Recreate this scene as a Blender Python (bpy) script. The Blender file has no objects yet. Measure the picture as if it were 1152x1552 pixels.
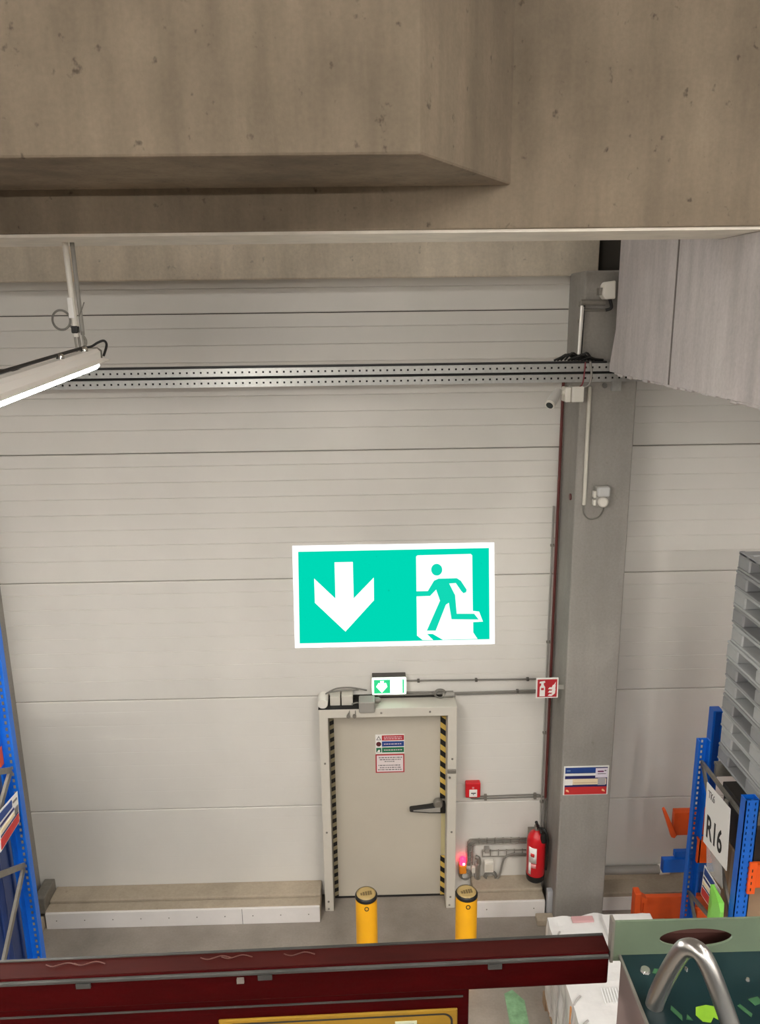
import bpy, bmesh, math, random
from mathutils import Vector, Matrix
random.seed(7)
scene = bpy.context.scene
C = scene.collection

# ------------------------------------------------------------------ camera
CAM = Vector((0.0, 0.0, 6.09))
YAW, PITCH, ROLL = 0.01867, -0.24463, -0.01297
F = Vector((math.sin(YAW)*math.cos(PITCH), math.cos(YAW)*math.cos(PITCH), math.sin(PITCH)))
r0 = F.cross(Vector((0, 0, 1))).normalized(); u0 = r0.cross(F)
rr = r0*math.cos(ROLL) + u0*math.sin(ROLL); uu = -r0*math.sin(ROLL) + u0*math.cos(ROLL)
cam = bpy.data.cameras.new('camera'); camo = bpy.data.objects.new('camera', cam); C.objects.link(camo)
M3 = Matrix((rr, uu, -F)).transposed()
camo.matrix_world = Matrix.Translation(CAM) @ M3.to_4x4()
cam.sensor_fit = 'VERTICAL'; cam.sensor_height = 36.0; cam.lens = 36.0*1200/1552
cam.clip_start = 0.05; cam.clip_end = 200
scene.camera = camo

# ------------------------------------------------------------------ world, lights, exposure
w = bpy.data.worlds.new('hall_air'); scene.world = w; w.use_nodes = True
bg = w.node_tree.nodes['Background']; bg.inputs[0].default_value = (1.0, 0.97, 0.92, 1); bg.inputs[1].default_value = 0.06
LED_STRENGTH = 124.0; HIGH_STRENGTH = 145.0; BAY_STRENGTH = 45.0; CROSS_STRENGTH = 112.0
vs = scene.view_settings
vs.view_transform = 'Standard'; vs.look = 'None'; vs.exposure = 0.0; vs.gamma = 1.0; vs.use_curve_mapping = False

# ------------------------------------------------------------------ materials
MATS = {}
def lin(c):
    return tuple(((x/255)/12.92 if x/255 <= .04045 else ((x/255+.055)/1.055)**2.4) for x in c)
def mat(name, rgb, rough=.5, metal=0., var=.0, scale=4., stretch=(1, 1, 1), bump=0., bscale=60., emit=0., ecol=None, spec=None, coat=0.):
    if name in MATS: return MATS[name]
    m = bpy.data.materials.new(name); m.use_nodes = True; MATS[name] = m
    nt = m.node_tree; b = nt.nodes['Principled BSDF']; c = lin(rgb)
    b.inputs['Base Color'].default_value = (*c, 1); b.inputs['Roughness'].default_value = rough; b.inputs['Metallic'].default_value = metal
    if spec is not None: b.inputs['Specular IOR Level'].default_value = spec
    if coat: b.inputs['Coat Weight'].default_value = coat
    if emit:
        b.inputs['Emission Color'].default_value = (*lin(ecol or rgb), 1); b.inputs['Emission Strength'].default_value = emit
    if var or bump:
        tc = nt.nodes.new('ShaderNodeTexCoord'); mp = nt.nodes.new('ShaderNodeMapping'); mp.inputs['Scale'].default_value = stretch
        nt.links.new(tc.outputs['Object'], mp.inputs[0])
    if var:
        n = nt.nodes.new('ShaderNodeTexNoise'); n.inputs['Scale'].default_value = scale; n.inputs['Detail'].default_value = 6; n.inputs['Roughness'].default_value = .6
        nt.links.new(mp.outputs[0], n.inputs['Vector'])
        rp = nt.nodes.new('ShaderNodeValToRGB'); e = rp.color_ramp.elements
        e[0].position = .3; e[1].position = .7
        e[0].color = (*[x*(1-var) for x in c], 1); e[1].color = (*[min(1, x*(1+var)) for x in c], 1)
        nt.links.new(n.outputs[0], rp.inputs[0]); nt.links.new(rp.outputs[0], b.inputs['Base Color'])
    if bump:
        n2 = nt.nodes.new('ShaderNodeTexNoise'); n2.inputs['Scale'].default_value = bscale; n2.inputs['Detail'].default_value = 4
        nt.links.new(mp.outputs[0], n2.inputs['Vector'])
        bm_ = nt.nodes.new('ShaderNodeBump'); bm_.inputs['Strength'].default_value = bump; bm_.inputs['Distance'].default_value = .01
        nt.links.new(n2.outputs[0], bm_.inputs['Height']); nt.links.new(bm_.outputs[0], b.inputs['Normal'])
    return m
def concrete(name, rgb, streak=.18, blotch=.22, pits=.5, rough=.85, streakscale=5., bump=.25):
    m = bpy.data.materials.new(name); m.use_nodes = True; MATS[name] = m
    nt = m.node_tree; N = nt.nodes; Lk = nt.links; b = N['Principled BSDF']; c = lin(rgb)
    b.inputs['Roughness'].default_value = rough; b.inputs['Specular IOR Level'].default_value = .3
    tc = N.new('ShaderNodeTexCoord')
    def noise(sc, st, det=6, ro=.6):
        mp = N.new('ShaderNodeMapping'); mp.inputs['Scale'].default_value = st; Lk.new(tc.outputs['Object'], mp.inputs[0])
        n = N.new('ShaderNodeTexNoise'); n.inputs['Scale'].default_value = sc; n.inputs['Detail'].default_value = det; n.inputs['Roughness'].default_value = ro
        Lk.new(mp.outputs[0], n.inputs['Vector']); return n.outputs[0]
    def rng(src, a, bb, lo, hi):
        r = N.new('ShaderNodeMapRange'); r.inputs[1].default_value = a; r.inputs[2].default_value = bb; r.inputs[3].default_value = lo; r.inputs[4].default_value = hi
        Lk.new(src, r.inputs[0]); return r.outputs[0]
    def mul(a, bb):
        k = N.new('ShaderNodeMath'); k.operation = 'MULTIPLY'; Lk.new(a, k.inputs[0]); Lk.new(bb, k.inputs[1]); return k.outputs[0]
    f1 = rng(noise(1.6, (1, 1, 1)), .3, .7, 1-blotch, 1+blotch)
    f2 = rng(noise(streakscale, (1, 1, .12)), .3, .7, 1-streak, 1+streak)
    f3 = rng(noise(16, (1, 1, .8), 3), .66, .76, 1, 1-pits)
    f4 = rng(noise(45, (1, 1, 1), 3), .3, .7, .94, 1.06)
    ff = mul(mul(f1, f2), mul(f3, f4))
    vm = N.new('ShaderNodeVectorMath'); vm.operation = 'SCALE'; vm.inputs[0].default_value = c; Lk.new(ff, vm.inputs['Scale'])
    Lk.new(vm.outputs[0], b.inputs['Base Color'])
    bp = N.new('ShaderNodeBump'); bp.inputs['Strength'].default_value = bump; bp.inputs['Distance'].default_value = .01
    Lk.new(noise(30, (1, 1, .6), 5), bp.inputs['Height']); Lk.new(bp.outputs[0], b.inputs['Normal'])
    return m
def stripes(name, ca, cb, period, slope, duty=.5):
    m = bpy.data.materials.new(name); m.use_nodes = True; MATS[name] = m
    nt = m.node_tree; N = nt.nodes; Lk = nt.links; b = N['Principled BSDF']; b.inputs['Roughness'].default_value = .5
    tc = N.new('ShaderNodeTexCoord'); sp = N.new('ShaderNodeSeparateXYZ'); Lk.new(tc.outputs['Object'], sp.inputs[0])
    k = N.new('ShaderNodeMath'); k.operation = 'MULTIPLY_ADD'; k.inputs[1].default_value = slope; Lk.new(sp.outputs[0], k.inputs[0]); Lk.new(sp.outputs[2], k.inputs[2])
    d = N.new('ShaderNodeMath'); d.operation = 'DIVIDE'; d.inputs[1].default_value = period; Lk.new(k.outputs[0], d.inputs[0])
    fr = N.new('ShaderNodeMath'); fr.operation = 'FRACT'; Lk.new(d.outputs[0], fr.inputs[0])
    lt = N.new('ShaderNodeMath'); lt.operation = 'LESS_THAN'; lt.inputs[1].default_value = duty; Lk.new(fr.outputs[0], lt.inputs[0])
    mx = N.new('ShaderNodeMix'); mx.data_type = 'RGBA'; mx.inputs[6].default_value = (*lin(ca), 1); mx.inputs[7].default_value = (*lin(cb), 1)
    Lk.new(lt.outputs[0], mx.inputs[0]); Lk.new(mx.outputs[2], b.inputs['Base Color'])
    return m
def projected(name, rgb, strength, clear):
    m = bpy.data.materials.new(name); m.use_nodes = True; MATS[name] = m
    nt = m.node_tree; N = nt.nodes; N.remove(N['Principled BSDF'])
    e = N.new('ShaderNodeEmission'); e.inputs[0].default_value = (*lin(rgb), 1); e.inputs[1].default_value = strength
    t = N.new('ShaderNodeBsdfTransparent'); mx = N.new('ShaderNodeMixShader'); mx.inputs[0].default_value = clear
    nt.links.new(e.outputs[0], mx.inputs[1]); nt.links.new(t.outputs[0], mx.inputs[2]); nt.links.new(mx.outputs[0], N['Material Output'].inputs[0])
    return m
def film(name, rgb, alpha):
    m = mat(name, rgb, .15); m.node_tree.nodes['Principled BSDF'].inputs['Alpha'].default_value = alpha; return m

PANEL = mat('panel_paint', (216, 213, 206), .45, var=.05, scale=.9, stretch=(1, 1, .6), spec=.35)
PANEL_BACK = mat('panel_joint', (70, 66, 60), .8)
CON_BEAM = concrete('concrete_beam', (129, 116, 99), .20, .18, .6)
CON_LINTEL = concrete('concrete_lintel', (222, 212, 194), .12, .12, .3)
CON_WALL = concrete('concrete_girder', (182, 176, 174), .12, .08, .12, streakscale=9)
CON_COL = concrete('concrete_column', (147, 143, 137), .08, .10, .15)
CON_KERB = concrete('concrete_kerb', (168, 156, 138), .06, .14, .2)
FLOOR = concrete('floor_concrete', (142, 134, 125), .0, .22, .15, rough=.45, bump=.05)
PALE_EDGE = mat('pale_edge', (222, 214, 200), .5, var=.12, scale=5)
GALV = mat('galvanised', (188, 188, 184), .38, .75, var=.10, scale=30)
STEEL = mat('steel', (205, 203, 198), .25, .95)
STEELD = mat('dull_steel', (140, 136, 128), .5, .6, var=.12, scale=20)
WHITE = mat('white_plastic', (226, 222, 212), .45)
WHITEP = mat('white_paint', (228, 224, 220), .5, var=.05, scale=3)
DOORP = mat('door_paint', (192, 185, 170), .45, var=.03, scale=1.5)
FRAMEP = mat('frame_paint', (205, 200, 188), .45, var=.04, scale=3)
GREY = mat('grey_plastic', (150, 147, 140), .5)
CABLE = mat('cable_grey', (118, 115, 108), .55)
BLACK = mat('black_rubber', (22, 21, 20), .5)
DARK = mat('dark_gap', (28, 26, 24), .8)
BLUE = mat('rack_blue', (8, 98, 200), .4, var=.06, scale=8)
NAVY = mat('navy_plastic', (38, 62, 118), .45, var=.10, scale=3)
ORANGE = mat('rack_orange', (232, 88, 20), .42, var=.06, scale=8)
ORANGED = mat('rack_orange_old', (212, 82, 28), .5, var=.08, scale=8)
YELLOW = mat('bollard_yellow', (246, 178, 22), .4, var=.03, scale=4)
RED = mat('signal_red', (200, 24, 34), .35)
REDS = mat('sign_red', (176, 28, 40), .45)
REDPIPE = mat('red_pipe', (96, 42, 38), .5, var=.1, scale=10)
MAROON = mat('rail_maroon', (48, 1, 2), .6, spec=.05, var=.22, scale=14, stretch=(.5, 2, 2), bump=.1)  # base darkened to stand in for shade on the rail front
WORN = mat('worn_edge', (66, 66, 64), .5, .3, var=.3, scale=18)
SIGNW = mat('sign_white', (236, 234, 230), .5)
SIGNB = mat('sign_blue', (24, 62, 132), .5)
SIGNN = mat('sign_navy', (28, 30, 92), .5)
SIGNG = mat('sign_green', (20, 112, 74), .5)
SIGNR = mat('sign_crimson', (196, 44, 44), .5)
CREAM = mat('sign_cream', (232, 214, 178), .5)
INK = mat('ink', (26, 26, 28), .6)
INKG = mat('ink_grey', (120, 116, 116), .6)
PALLET = [mat('pallet_grey', (152, 153, 154), .45, var=.06, scale=6), mat('pallet_pale_grey', (178, 180, 180), .45, var=.06, scale=6)]
CARD = mat('cardboard', (150, 124, 98), .8, var=.08, scale=5)
WRAP = mat('stretch_wrap', (218, 216, 214), .22, var=.06, scale=6, bump=.5, bscale=9)
PINK = mat('pink_label', (192, 150, 150), .5)
TEAL = mat('console_teal', (9, 36, 40), .3, var=.25, scale=6)
OLIVE = mat('console_green', (100, 114, 94), .4, var=.10, scale=12)
MAUVE = mat('console_side', (112, 96, 92), .5)
LIME = mat('lime_paint', (128, 176, 40), .5, var=.15, scale=30)
LIMED = mat('old_green_paint', (48, 92, 58), .5, var=.2, scale=30)
LIMEBAG = mat('lime_bag', (132, 208, 84), .4)
YSIGN = mat('label_yellow', (140, 106, 18), .5, var=.12, scale=20)  # yellow darkened to stand in for shade on the label
TAPE_OLD = stripes('tape_worn', (150, 140, 110), (24, 23, 22), .094, -.5)
TAPE = stripes('tape_yellow', (222, 190, 96), (24, 23, 22), .125, .8)
TAPE_PALE = mat('tape_pale', (206, 196, 150), .5)
LEDM = mat('led_diffuser', (255, 246, 228), .4, emit=LED_STRENGTH, ecol=(255, 250, 243))
LEDH = mat('led_diffuser_high', (255, 250, 240), .4, emit=HIGH_STRENGTH, ecol=(255, 250, 243))
LEDB = mat('led_diffuser_bay', (255, 250, 240), .4, emit=BAY_STRENGTH, ecol=(255, 250, 243))
LEDC = mat('led_diffuser_cross', (255, 250, 240), .4, emit=CROSS_STRENGTH, ecol=(255, 250, 243))
P_WHITE = projected('projected_white', (255, 255, 255), 1.25, .06)
P_GREEN = projected('projected_green', (0, 222, 186), .95, .07)
EXIT_W = mat('exit_light_white', (232, 255, 242), .4, emit=2.4)
EXIT_G = mat('exit_light_green', (30, 170, 110), .4, emit=.9)
BEAC = mat('beacon_red', (255, 40, 70), .3, emit=4.0, ecol=(255, 40, 80))
BEACW = mat('beacon_core', (255, 225, 230), .3, emit=9.0)
AMBER = mat('amber', (226, 140, 34), .4)
FILM = film('clear_film', (230, 230, 230), .35)
GREENMARK = mat('floor_paint_green', (122, 164, 124), .5, var=.3, scale=14)

# ------------------------------------------------------------------ mesh helpers
LOC = {}
class MB:
    def __init__(s): s.v = []; s.f = []; s.sm = []
    def add(s, vs, fs, smooth=False):
        o = len(s.v); s.v += [Vector(p) for p in vs]
        for f in fs: s.f.append([i+o for i in f]); s.sm.append(smooth)
        return s
    def box(s, x0, x1, y0, y1, z0, z1):
        vs = [(x, y, z) for x in (x0, x1) for y in (y0, y1) for z in (z0, z1)]
        return s.add(vs, [(0, 1, 3, 2), (4, 6, 7, 5), (0, 4, 5, 1), (2, 3, 7, 6), (0, 2, 6, 4), (1, 5, 7, 3)])
    def obox(s, c, ax, ay, az):      # centre and three half-axes
        c, ax, ay, az = map(Vector, (c, ax, ay, az))
        vs = [c+ax*i+ay*j+az*k for i in (-1, 1) for j in (-1, 1) for k in (-1, 1)]
        return s.add(vs, [(0, 1, 3, 2), (4, 6, 7, 5), (0, 4, 5, 1), (2, 3, 7, 6), (0, 2, 6, 4), (1, 5, 7, 3)])
    def bar(s, a, b, wdt, hgt, up=(0, 0, 1)):
        a, b, up = Vector(a), Vector(b), Vector(up); d = (b-a).normalized(); sd = d.cross(up).normalized(); u2 = sd.cross(d)
        return s.obox((a+b)/2, (b-a)/2, sd*wdt/2, u2*hgt/2)
    def tube(s, pts, r, n=10, caps=True):
        pts = [Vector(p) for p in pts]; rings = []; ref = None
        for i, p in enumerate(pts):
            d = (pts[min(i+1, len(pts)-1)] - pts[max(i-1, 0)]).normalized()
            if ref is None:
                ref = Vector((0, 0, 1)) if abs(d.z) < .9 else Vector((1, 0, 0))
            a = (ref - d*ref.dot(d)).normalized(); b = d.cross(a); ref = a
            rad = r[i] if isinstance(r, (list, tuple)) else r
            rings.append([p + (a*math.cos(t)+b*math.sin(t))*rad for t in [2*math.pi*k/n for k in range(n)]])
        vs = [q for R_ in rings for q in R_]; fs = []
        for i in range(len(rings)-1):
            for k in range(n): fs.append((i*n+k, i*n+(k+1) % n, (i+1)*n+(k+1) % n, (i+1)*n+k))
        s.add(vs, fs, True)
        if caps:
            s.add(rings[0], [tuple(range(n))[::-1]]); s.add(rings[-1], [tuple(range(n))])
        return s
    def curve(s, pts, r, n=8, sub=6, closed=False):
        P = [Vector(p) for p in pts]; out = []
        m = len(P)
        for i in range(m if closed else m-1):
            g = (lambda j: P[j % m]) if closed else (lambda j: P[max(0, min(m-1, j))])
            a, b, c, d = g(i-1), g(i), g(i+1), g(i+2)
            for k in range(sub):
                t = k/sub
                out.append(.5*((2*b)+(c-a)*t+(2*a-5*b+4*c-d)*t*t+(3*b-a-3*c+d)*t**3))
        out.append(P[0].copy() if closed else P[-1])
        return s.tube(out, r, n)
    def lathe(s, c, prof, n=24, axis='z', cap=True):
        c = Vector(c); vs = []; fs = []
        for (rad, h) in prof:
            for k in range(n):
                t = 2*math.pi*k/n; x, y = rad*math.cos(t), rad*math.sin(t)
                vs.append(c + (Vector((x, y, h)) if axis == 'z' else Vector((x, -h, y)) if axis == 'y' else Vector((h, x, y))))
        for i in range(len(prof)-1):
            for k in range(n): fs.append((i*n+k, i*n+(k+1) % n, (i+1)*n+(k+1) % n, (i+1)*n+k))
        s.add(vs, fs, True)
        if cap:
            s.add(vs[:n], [tuple(range(n))[::-1]]); s.add(vs[-n:], [tuple(range(n))])
        return s
    def prism(s, poly, fn, t0, t1):   # poly of (a,b), fn(a,b,t)->xyz
        n = len(poly); vs = [fn(a, b, t0) for a, b in poly] + [fn(a, b, t1) for a, b in poly]
        fs = [tuple(range(n)), tuple(range(2*n-1, n-1, -1))] + [(i, (i+1) % n, n+(i+1) % n, n+i) for i in range(n)]
        return s.add(vs, fs)
    def build(s, name, m, parent=None, bevel=0., seg=2):
        off = LOC.get(parent.name, Vector()) if parent else Vector()
        me = bpy.data.meshes.new(name); me.from_pydata([p-off for p in s.v], [], s.f)
        for p, k in zip(me.polygons, s.sm): p.use_smooth = k
        bm = bmesh.new(); bm.from_mesh(me)
        big = [f for f in bm.faces if len(f.verts) > 8]
        if big: bmesh.ops.triangulate(bm, faces=big)
        bmesh.ops.recalc_face_normals(bm, faces=bm.faces); bm.to_mesh(me); bm.free()
        me.materials.append(m)
        o = bpy.data.objects.new(name, me); C.objects.link(o)
        if parent: o.parent = parent; LOC[o.name] = off
        else: LOC[o.name] = Vector()
        if bevel:
            b = o.modifiers.new('bevel', 'BEVEL'); b.width = bevel; b.segments = seg; b.limit_method = 'ANGLE'
        return o
def tag(o, label=None, cat=None, group=None, kind=None):
    if label: o['label'] = label
    if cat: o['category'] = cat
    if group: o['group'] = group
    if kind: o['kind'] = kind
    return o
def thing(name, label, cat, loc=(0, 0, 0), group=None, kind=None):
    o = bpy.data.objects.new(name, None); C.objects.link(o); o.location = loc; o.empty_display_size = .1
    LOC[o.name] = Vector(loc); return tag(o, label, cat, group, kind)
def struct(name, mb, m, label, cat, **k):
    return tag(mb.build(name, m, None, **k), label, cat, kind='structure')
def dup(root, delta, label=None):
    def cp(o, par):
        c = o.copy(); C.objects.link(c); c.parent = par
        for ch in [q for q in bpy.data.objects if q.parent == o]: cp(ch, c)
        return c
    r = cp(root, None); r.location = Vector(root.location) + Vector(delta)
    if label: r['label'] = label
    return r
def text_mb(txt, size, fn, depth=.002):
    cu = bpy.data.curves.new('lettering', 'FONT'); cu.body = txt; cu.size = size; cu.extrude = depth/2; cu.resolution_u = 4; cu.offset = .016
    o = bpy.data.objects.new('lettering', cu); C.objects.link(o); bpy.context.view_layer.update()
    me = bpy.data.meshes.new_from_object(o.evaluated_get(bpy.context.evaluated_depsgraph_get()))
    mb = MB(); mb.add([fn(v.co.x, v.co.y, v.co.z) for v in me.vertices], [tuple(p.vertices) for p in me.polygons])
    bpy.data.objects.remove(o); bpy.data.curves.remove(cu); bpy.data.meshes.remove(me)
    return mb
def perf(mb, o, u, v, n_, L, Wd, t, pitch, hu, hv, vc=None, start=None):
    """plate of length L along u, width Wd along v, thickness t along n, with a row of rectangular holes"""
    o, u, v, n_ = map(Vector, (o, u, v, n_)); vc = Wd/2 if vc is None else vc
    def q(a0, a1, b0, b1): mb.obox(o+u*(a0+a1)/2+v*(b0+b1)/2+n_*t/2, u*(a1-a0)/2, v*(b1-b0)/2, n_*t/2)
    q(0, L, 0, vc-hv/2); q(0, L, vc+hv/2, Wd)
    a = 0; c = pitch/2
    while c + hu/2 < L:
        q(a, c-hu/2, vc-hv/2, vc+hv/2); a = c+hu/2; c += pitch
    q(a, L, vc-hv/2, vc+hv/2)

WY = 7.3           # face of the panelled back wall
# ------------------------------------------------------------------ floor, ceiling
struct('floor', MB().box(-45, 45, -45, 7.6, -.2, 0), FLOOR, 'grey smooth concrete warehouse floor', 'floor')
struct('ceiling', MB().box(-9, 9, -7, 7.8, 9.4, 9.6), CON_BEAM, 'concrete roof slab high over the hall', 'ceiling')

# ------------------------------------------------------------------ back wall of horizontal sandwich panels
wall = MB().box(-9, 9, 7.345, 7.6, 0, 9.4)
wall = struct('wall_back', wall, PANEL_BACK, 'pale beige back wall of horizontal ribbed metal panels', 'wall')
JT = [7.362, 6.113, 4.864, 3.615, 2.366, 1.117, 0.0]
FR = [.10+.1213*i for i in range(7)]
def panel(x0, x1, zt, zb, full_bottom, depth):
    H_ = 1.249; g = .004
    pts = [(zt-g, 7.345), (zt-g, 7.306), (zt-g-.006, 7.300)]
    for fr in FR:
        z = zt - fr*H_
        if z < zb+.03: continue
        pts += [(z+.0045, 7.3), (z, 7.3+depth), (z-.0045, 7.3)]
    pts += [(zb+g+.006, 7.3), (zb+g, 7.306), (zb+g, 7.345)]
    m = MB().prism(pts, lambda a, b, t: (t, b, a), x0, x1)
    return m.build('wall_panel', PANEL, wall)
for i in range(6):
    zt, zb = JT[i], JT[i+1]
    dep = [.007, .007, .007, .006, .0009, .0006][i]
    if i < 4:
        panel(-3.53, 1.87, zt, zb, True, dep)
    else:
        panel(-3.53, -.43, zt, max(zb, .02), True, dep); panel(.80, 1.87, zt, max(zb, .02), True, dep)
    panel(2.34, 7.5, zt, max(zb, .02), True, dep*.6)

# ------------------------------------------------------------------ concrete frame
struct('concrete_lintel', MB().box(-9, 2.10, 7.275, 7.30, 6.40, 9.4), CON_LINTEL, 'concrete lintel band above the panelled wall', 'beam', bevel=.012)
struct('concrete_column', MB().box(1.855, 2.348, 6.80, 7.33, 0, 6.42), CON_COL, 'square grey concrete column with a blue and red notice on it', 'column', bevel=.015)
struct('concrete_column', MB().box(-4.05, -3.53, 6.80, 7.33, 0, 6.42), CON_COL, 'concrete column behind the blue rack upright', 'column', bevel=.015)
gb = struct('roof_beam', MB().box(-9, 9, 4.20, 4.75, 6.50, 9.4), CON_BEAM, 'large stained concrete roof beam spanning the hall', 'beam', bevel=.01)
MB().box(-9, 9, 4.215, 4.74, 6.485, 6.505).build('pale_edge_strip', PALE_EDGE, gb)
hb = [(-9, 3.4), (.243, 3.4), (.755, 4.21), (-9, 4.21)]
struct('beam_haunch', MB().prism(hb, lambda a, b, t: (a, b, t), 6.705, 9.4), CON_BEAM, 'thick concrete haunch with an angled end projecting from the roof beam', 'beam', bevel=.012)
gs = [(4.76, 9.4), (4.76, 6.484), (3.5, 6.484), (3.5, 5.60), (5.34, 5.60), (5.345, 5.615), (5.355, 5.615), (5.36, 5.60), (6.68, 5.60), (6.68, 5.66), (6.33, 6.56), (6.33, 9.4)]
gd = struct('concrete_girder', MB().prism(gs, lambda a, b, t: (t, a, b), 2.06, 2.5), CON_WALL, 'pale grey ribbed concrete girder resting over the column', 'beam', bevel=.006)
MB().box(2.053, 2.061, 5.340, 5.352, 5.605, 9.0).build('vertical_joint', mat('joint_grey', (120, 114, 110), .8), gd)
MB().prism([(6.25, 9.3), (6.33, 6.57), (6.66, 5.70), (6.69, 5.70), (6.69, 9.3)], lambda a, b, t: (t, a, b), 2.10, 2.46).build('end_rib', CON_WALL, gd)
# ragged lower edge of the girder: small casting lumps
rg = MB()
for i in range(26):
    y = 3.6 + 3.0*i/26 + random.uniform(-.03, .03); h = random.uniform(.006, .026); l = random.uniform(.03, .07)
    rg.obox((2.066, y, 5.60-h/2+.004), (.010, 0, 0), (0, l, 0), (0, 0, h/2))
tag(rg.build('casting_burr', CON_WALL, gd, bevel=.006), kind='stuff')

# ------------------------------------------------------------------ plinths and kerbs at the wall foot
def kerb(name, x0, x1, label):
    r = thing(name, label, 'kerb', ((x0+x1)/2, 7.1, 0))
    MB().box(x0, x1, 7.08, 7.30, 0, .215).build('plinth', CON_KERB, r, bevel=.012)
    MB().box(x0, x1, 6.955, 7.075, 0, .188).build('kerb_top', CON_KERB, r, bevel=.008)
    fb = MB().box(x0+.01, x1-.005, 6.93, 6.957, .0, .185).build('front_board', WHITEP, r, bevel=.004)
    n = max(2, int((x1-x0)/.28))
    for i in range(n):
        MB().lathe((x0+.12+i*(x1-x0-.24)/(n-1), 6.931, .10), [(.007, 0), (.006, .004)], 8, 'y').build('screw_head', STEELD, fb)
    if x1-x0 > 2: MB().box(x0+(x1-x0)*.715, x0+(x1-x0)*.715+.004, 6.9285, 6.932, .002, .183).build('board_joint', DARK, fb)
    return r
kL = kerb('wall_kerb', -3.36, -.54, 'long white fronted concrete kerb running from the braced blue rack to the door')
MB().box(-3.47, -3.36, 6.98, 7.28, .14, .33).build('corner_bracket', STEELD, kL, bevel=.01)
MB().box(-3.60, -3.37, 6.80, 6.97, 0, .14).build('foot_block', CON_KERB, kL, bevel=.02)
kR = kerb('wall_kerb', 1.06, 1.79, 'short white fronted kerb between the door and the column')
r = thing('wall_plinth', 'brownish concrete plinth with a pipe behind the orange rack beam', 'kerb', (3.6, 7.1, 0))
MB().box(2.36, 7.0, 7.0, 7.30, 0, .20).build('plinth', CON_KERB, r, bevel=.01)
MB().box(2.36, 7.0, 6.985, 7.001, .0, .155).build('front_board', WHITEP, r, bevel=.004)
MB().tube([(2.36, 7.22, .30), (7.0, 7.22, .30)], .045, 14).build('pipe', GREY, r)
MB().lathe((3.12, 7.22, .30), [(.03, -.06), (.058, -.05), (.058, .05), (.03, .06)], 14, 'x').build('pipe_collar', WHITE, r)
MB().box(2.36, 7.0, 7.2, 7.30, .19, .26).build('pipe_ledge', CON_KERB, r)

# ------------------------------------------------------------------ door
d = thing('door_1', 'grey steel emergency exit door with protruding frame and hazard tape', 'door', (.19, 7.1, 0), kind='structure')
leaf = MB().box(-.40, .775, 7.275, 7.335, .012, 2.14).build('door_leaf', DOORP, d, bevel=.004)
MB().box(-.40, .775, 7.27, 7.3, .0, .022).build('threshold_seal', DARK, d)
prof = [(-.497, 0), (-.497, 2.333), (.869, 2.333), (.869, 0), (.776, 0), (.776, 2.237), (-.407, 2.237), (-.407, 0)]
fm = MB().prism(prof, lambda a, b, t: (a, t, b), 7.08, 7.30).build('door_frame', FRAMEP, d, bevel=.006)
for x, z in ((-.45, 1.74), (-.455, .95), (-.46, .12), (-.46, .03), (.825, 1.76), (.825, .92), (.82, .14), (.81, .04), (-.2, 2.285), (.12, 2.285), (.60, 2.285)):
    MB().lathe((x, 7.08, z), [(.011, -.002), (.011, .004), (.006, .007)], 10, 'y').build('frame_screw', STEELD, fm)
tpl = MB().box(-.407, -.40+.040, 7.262, 7.276, .02, 2.13).build('hazard_tape', TAPE_OLD, d)
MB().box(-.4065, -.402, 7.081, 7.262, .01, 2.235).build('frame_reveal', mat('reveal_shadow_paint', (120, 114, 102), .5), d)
MB().box(.722, .776, 7.262, 7.276, 1.19, 2.13).build('hazard_tape', TAPE, d)
MB().box(.735, .776, 7.262, 7.276, .52, 1.03).build('worn_tape', TAPE_PALE, d)
MB().box(.730, .776, 7.262, 7.276, .02, .50).build('hazard_tape', TAPE, d)
lv = MB().prism([(.40, 1.088), (.41, 1.075), (.60, 1.055), (.775, 1.05), (.775, 1.16), (.74, 1.165), (.70, 1.15), (.62, 1.13), (.41, 1.105)], lambda a, b, t: (a, t, b), 7.205, 7.275).build('lever_handle', BLACK, d, bevel=.01)
MB().prism([(.44, 1.09), (.61, 1.072), (.72, 1.072), (.72, 1.13), (.64, 1.118), (.44, 1.098)], lambda a, b, t: (a, t, b), 7.198, 7.207).build('lever_face', GREY, lv, bevel=.003)
MB().lathe((.70, 7.24, 1.155), [(.05, -.02), (.05, .03), (.04, .04)], 16, 'y').build('lever_pivot', STEELD, lv)
MB().box(.776, .862, 7.06, 7.081, 1.606, 1.646).build('lock_strip', STEELD, d, bevel=.004)
MB().lathe((.80, 7.08, 1.55), [(.012, 0), (.012, .008)], 10, 'y').build('key_barrel', STEELD, d)

# door notices
def flat(name, x0, x1, z0, z1, y, m, parent, t=.003, bevel=0): return MB().box(x0, x1, y-t, y, z0, z1).build(name, m, parent, bevel=bevel)
n1 = thing('safety_notice', 'small safety notice with red, blue and green bars on the door', 'sign', (.2, 7.275, 1.72))
flat('backing', .059, .354, 1.722, 1.938, 7.275, SIGNW, n1)
for z, m_, in ((1.872, REDS), (1.803, SIGNB), (1.735, SIGNG)):
    flat('colour_bar', .125, .350, z, z+.057, 7.272, m_, n1, .002)
    t = MB()
    for k in range(2 if m_ is REDS else 1):
        zz = z + .028 + (.010-.02*k if m_ is REDS else 0)
        xx = .145
        while xx < .325:
            l = random.uniform(.012, .03); t.box(xx, min(xx+l, .33), 7.2692, 7.27, zz-.005, zz+.005); xx += l+.006
    tag(t.build('print_line', mat('print_pale', (222, 196, 200), .5), n1), kind='stuff')
tri = MB().prism([(.066, 1.876), (.118, 1.876), (.092, 1.924)], lambda a, b, t: (a, t, b), 7.270, 7.272).build('warning_triangle', INKG, n1)
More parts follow.
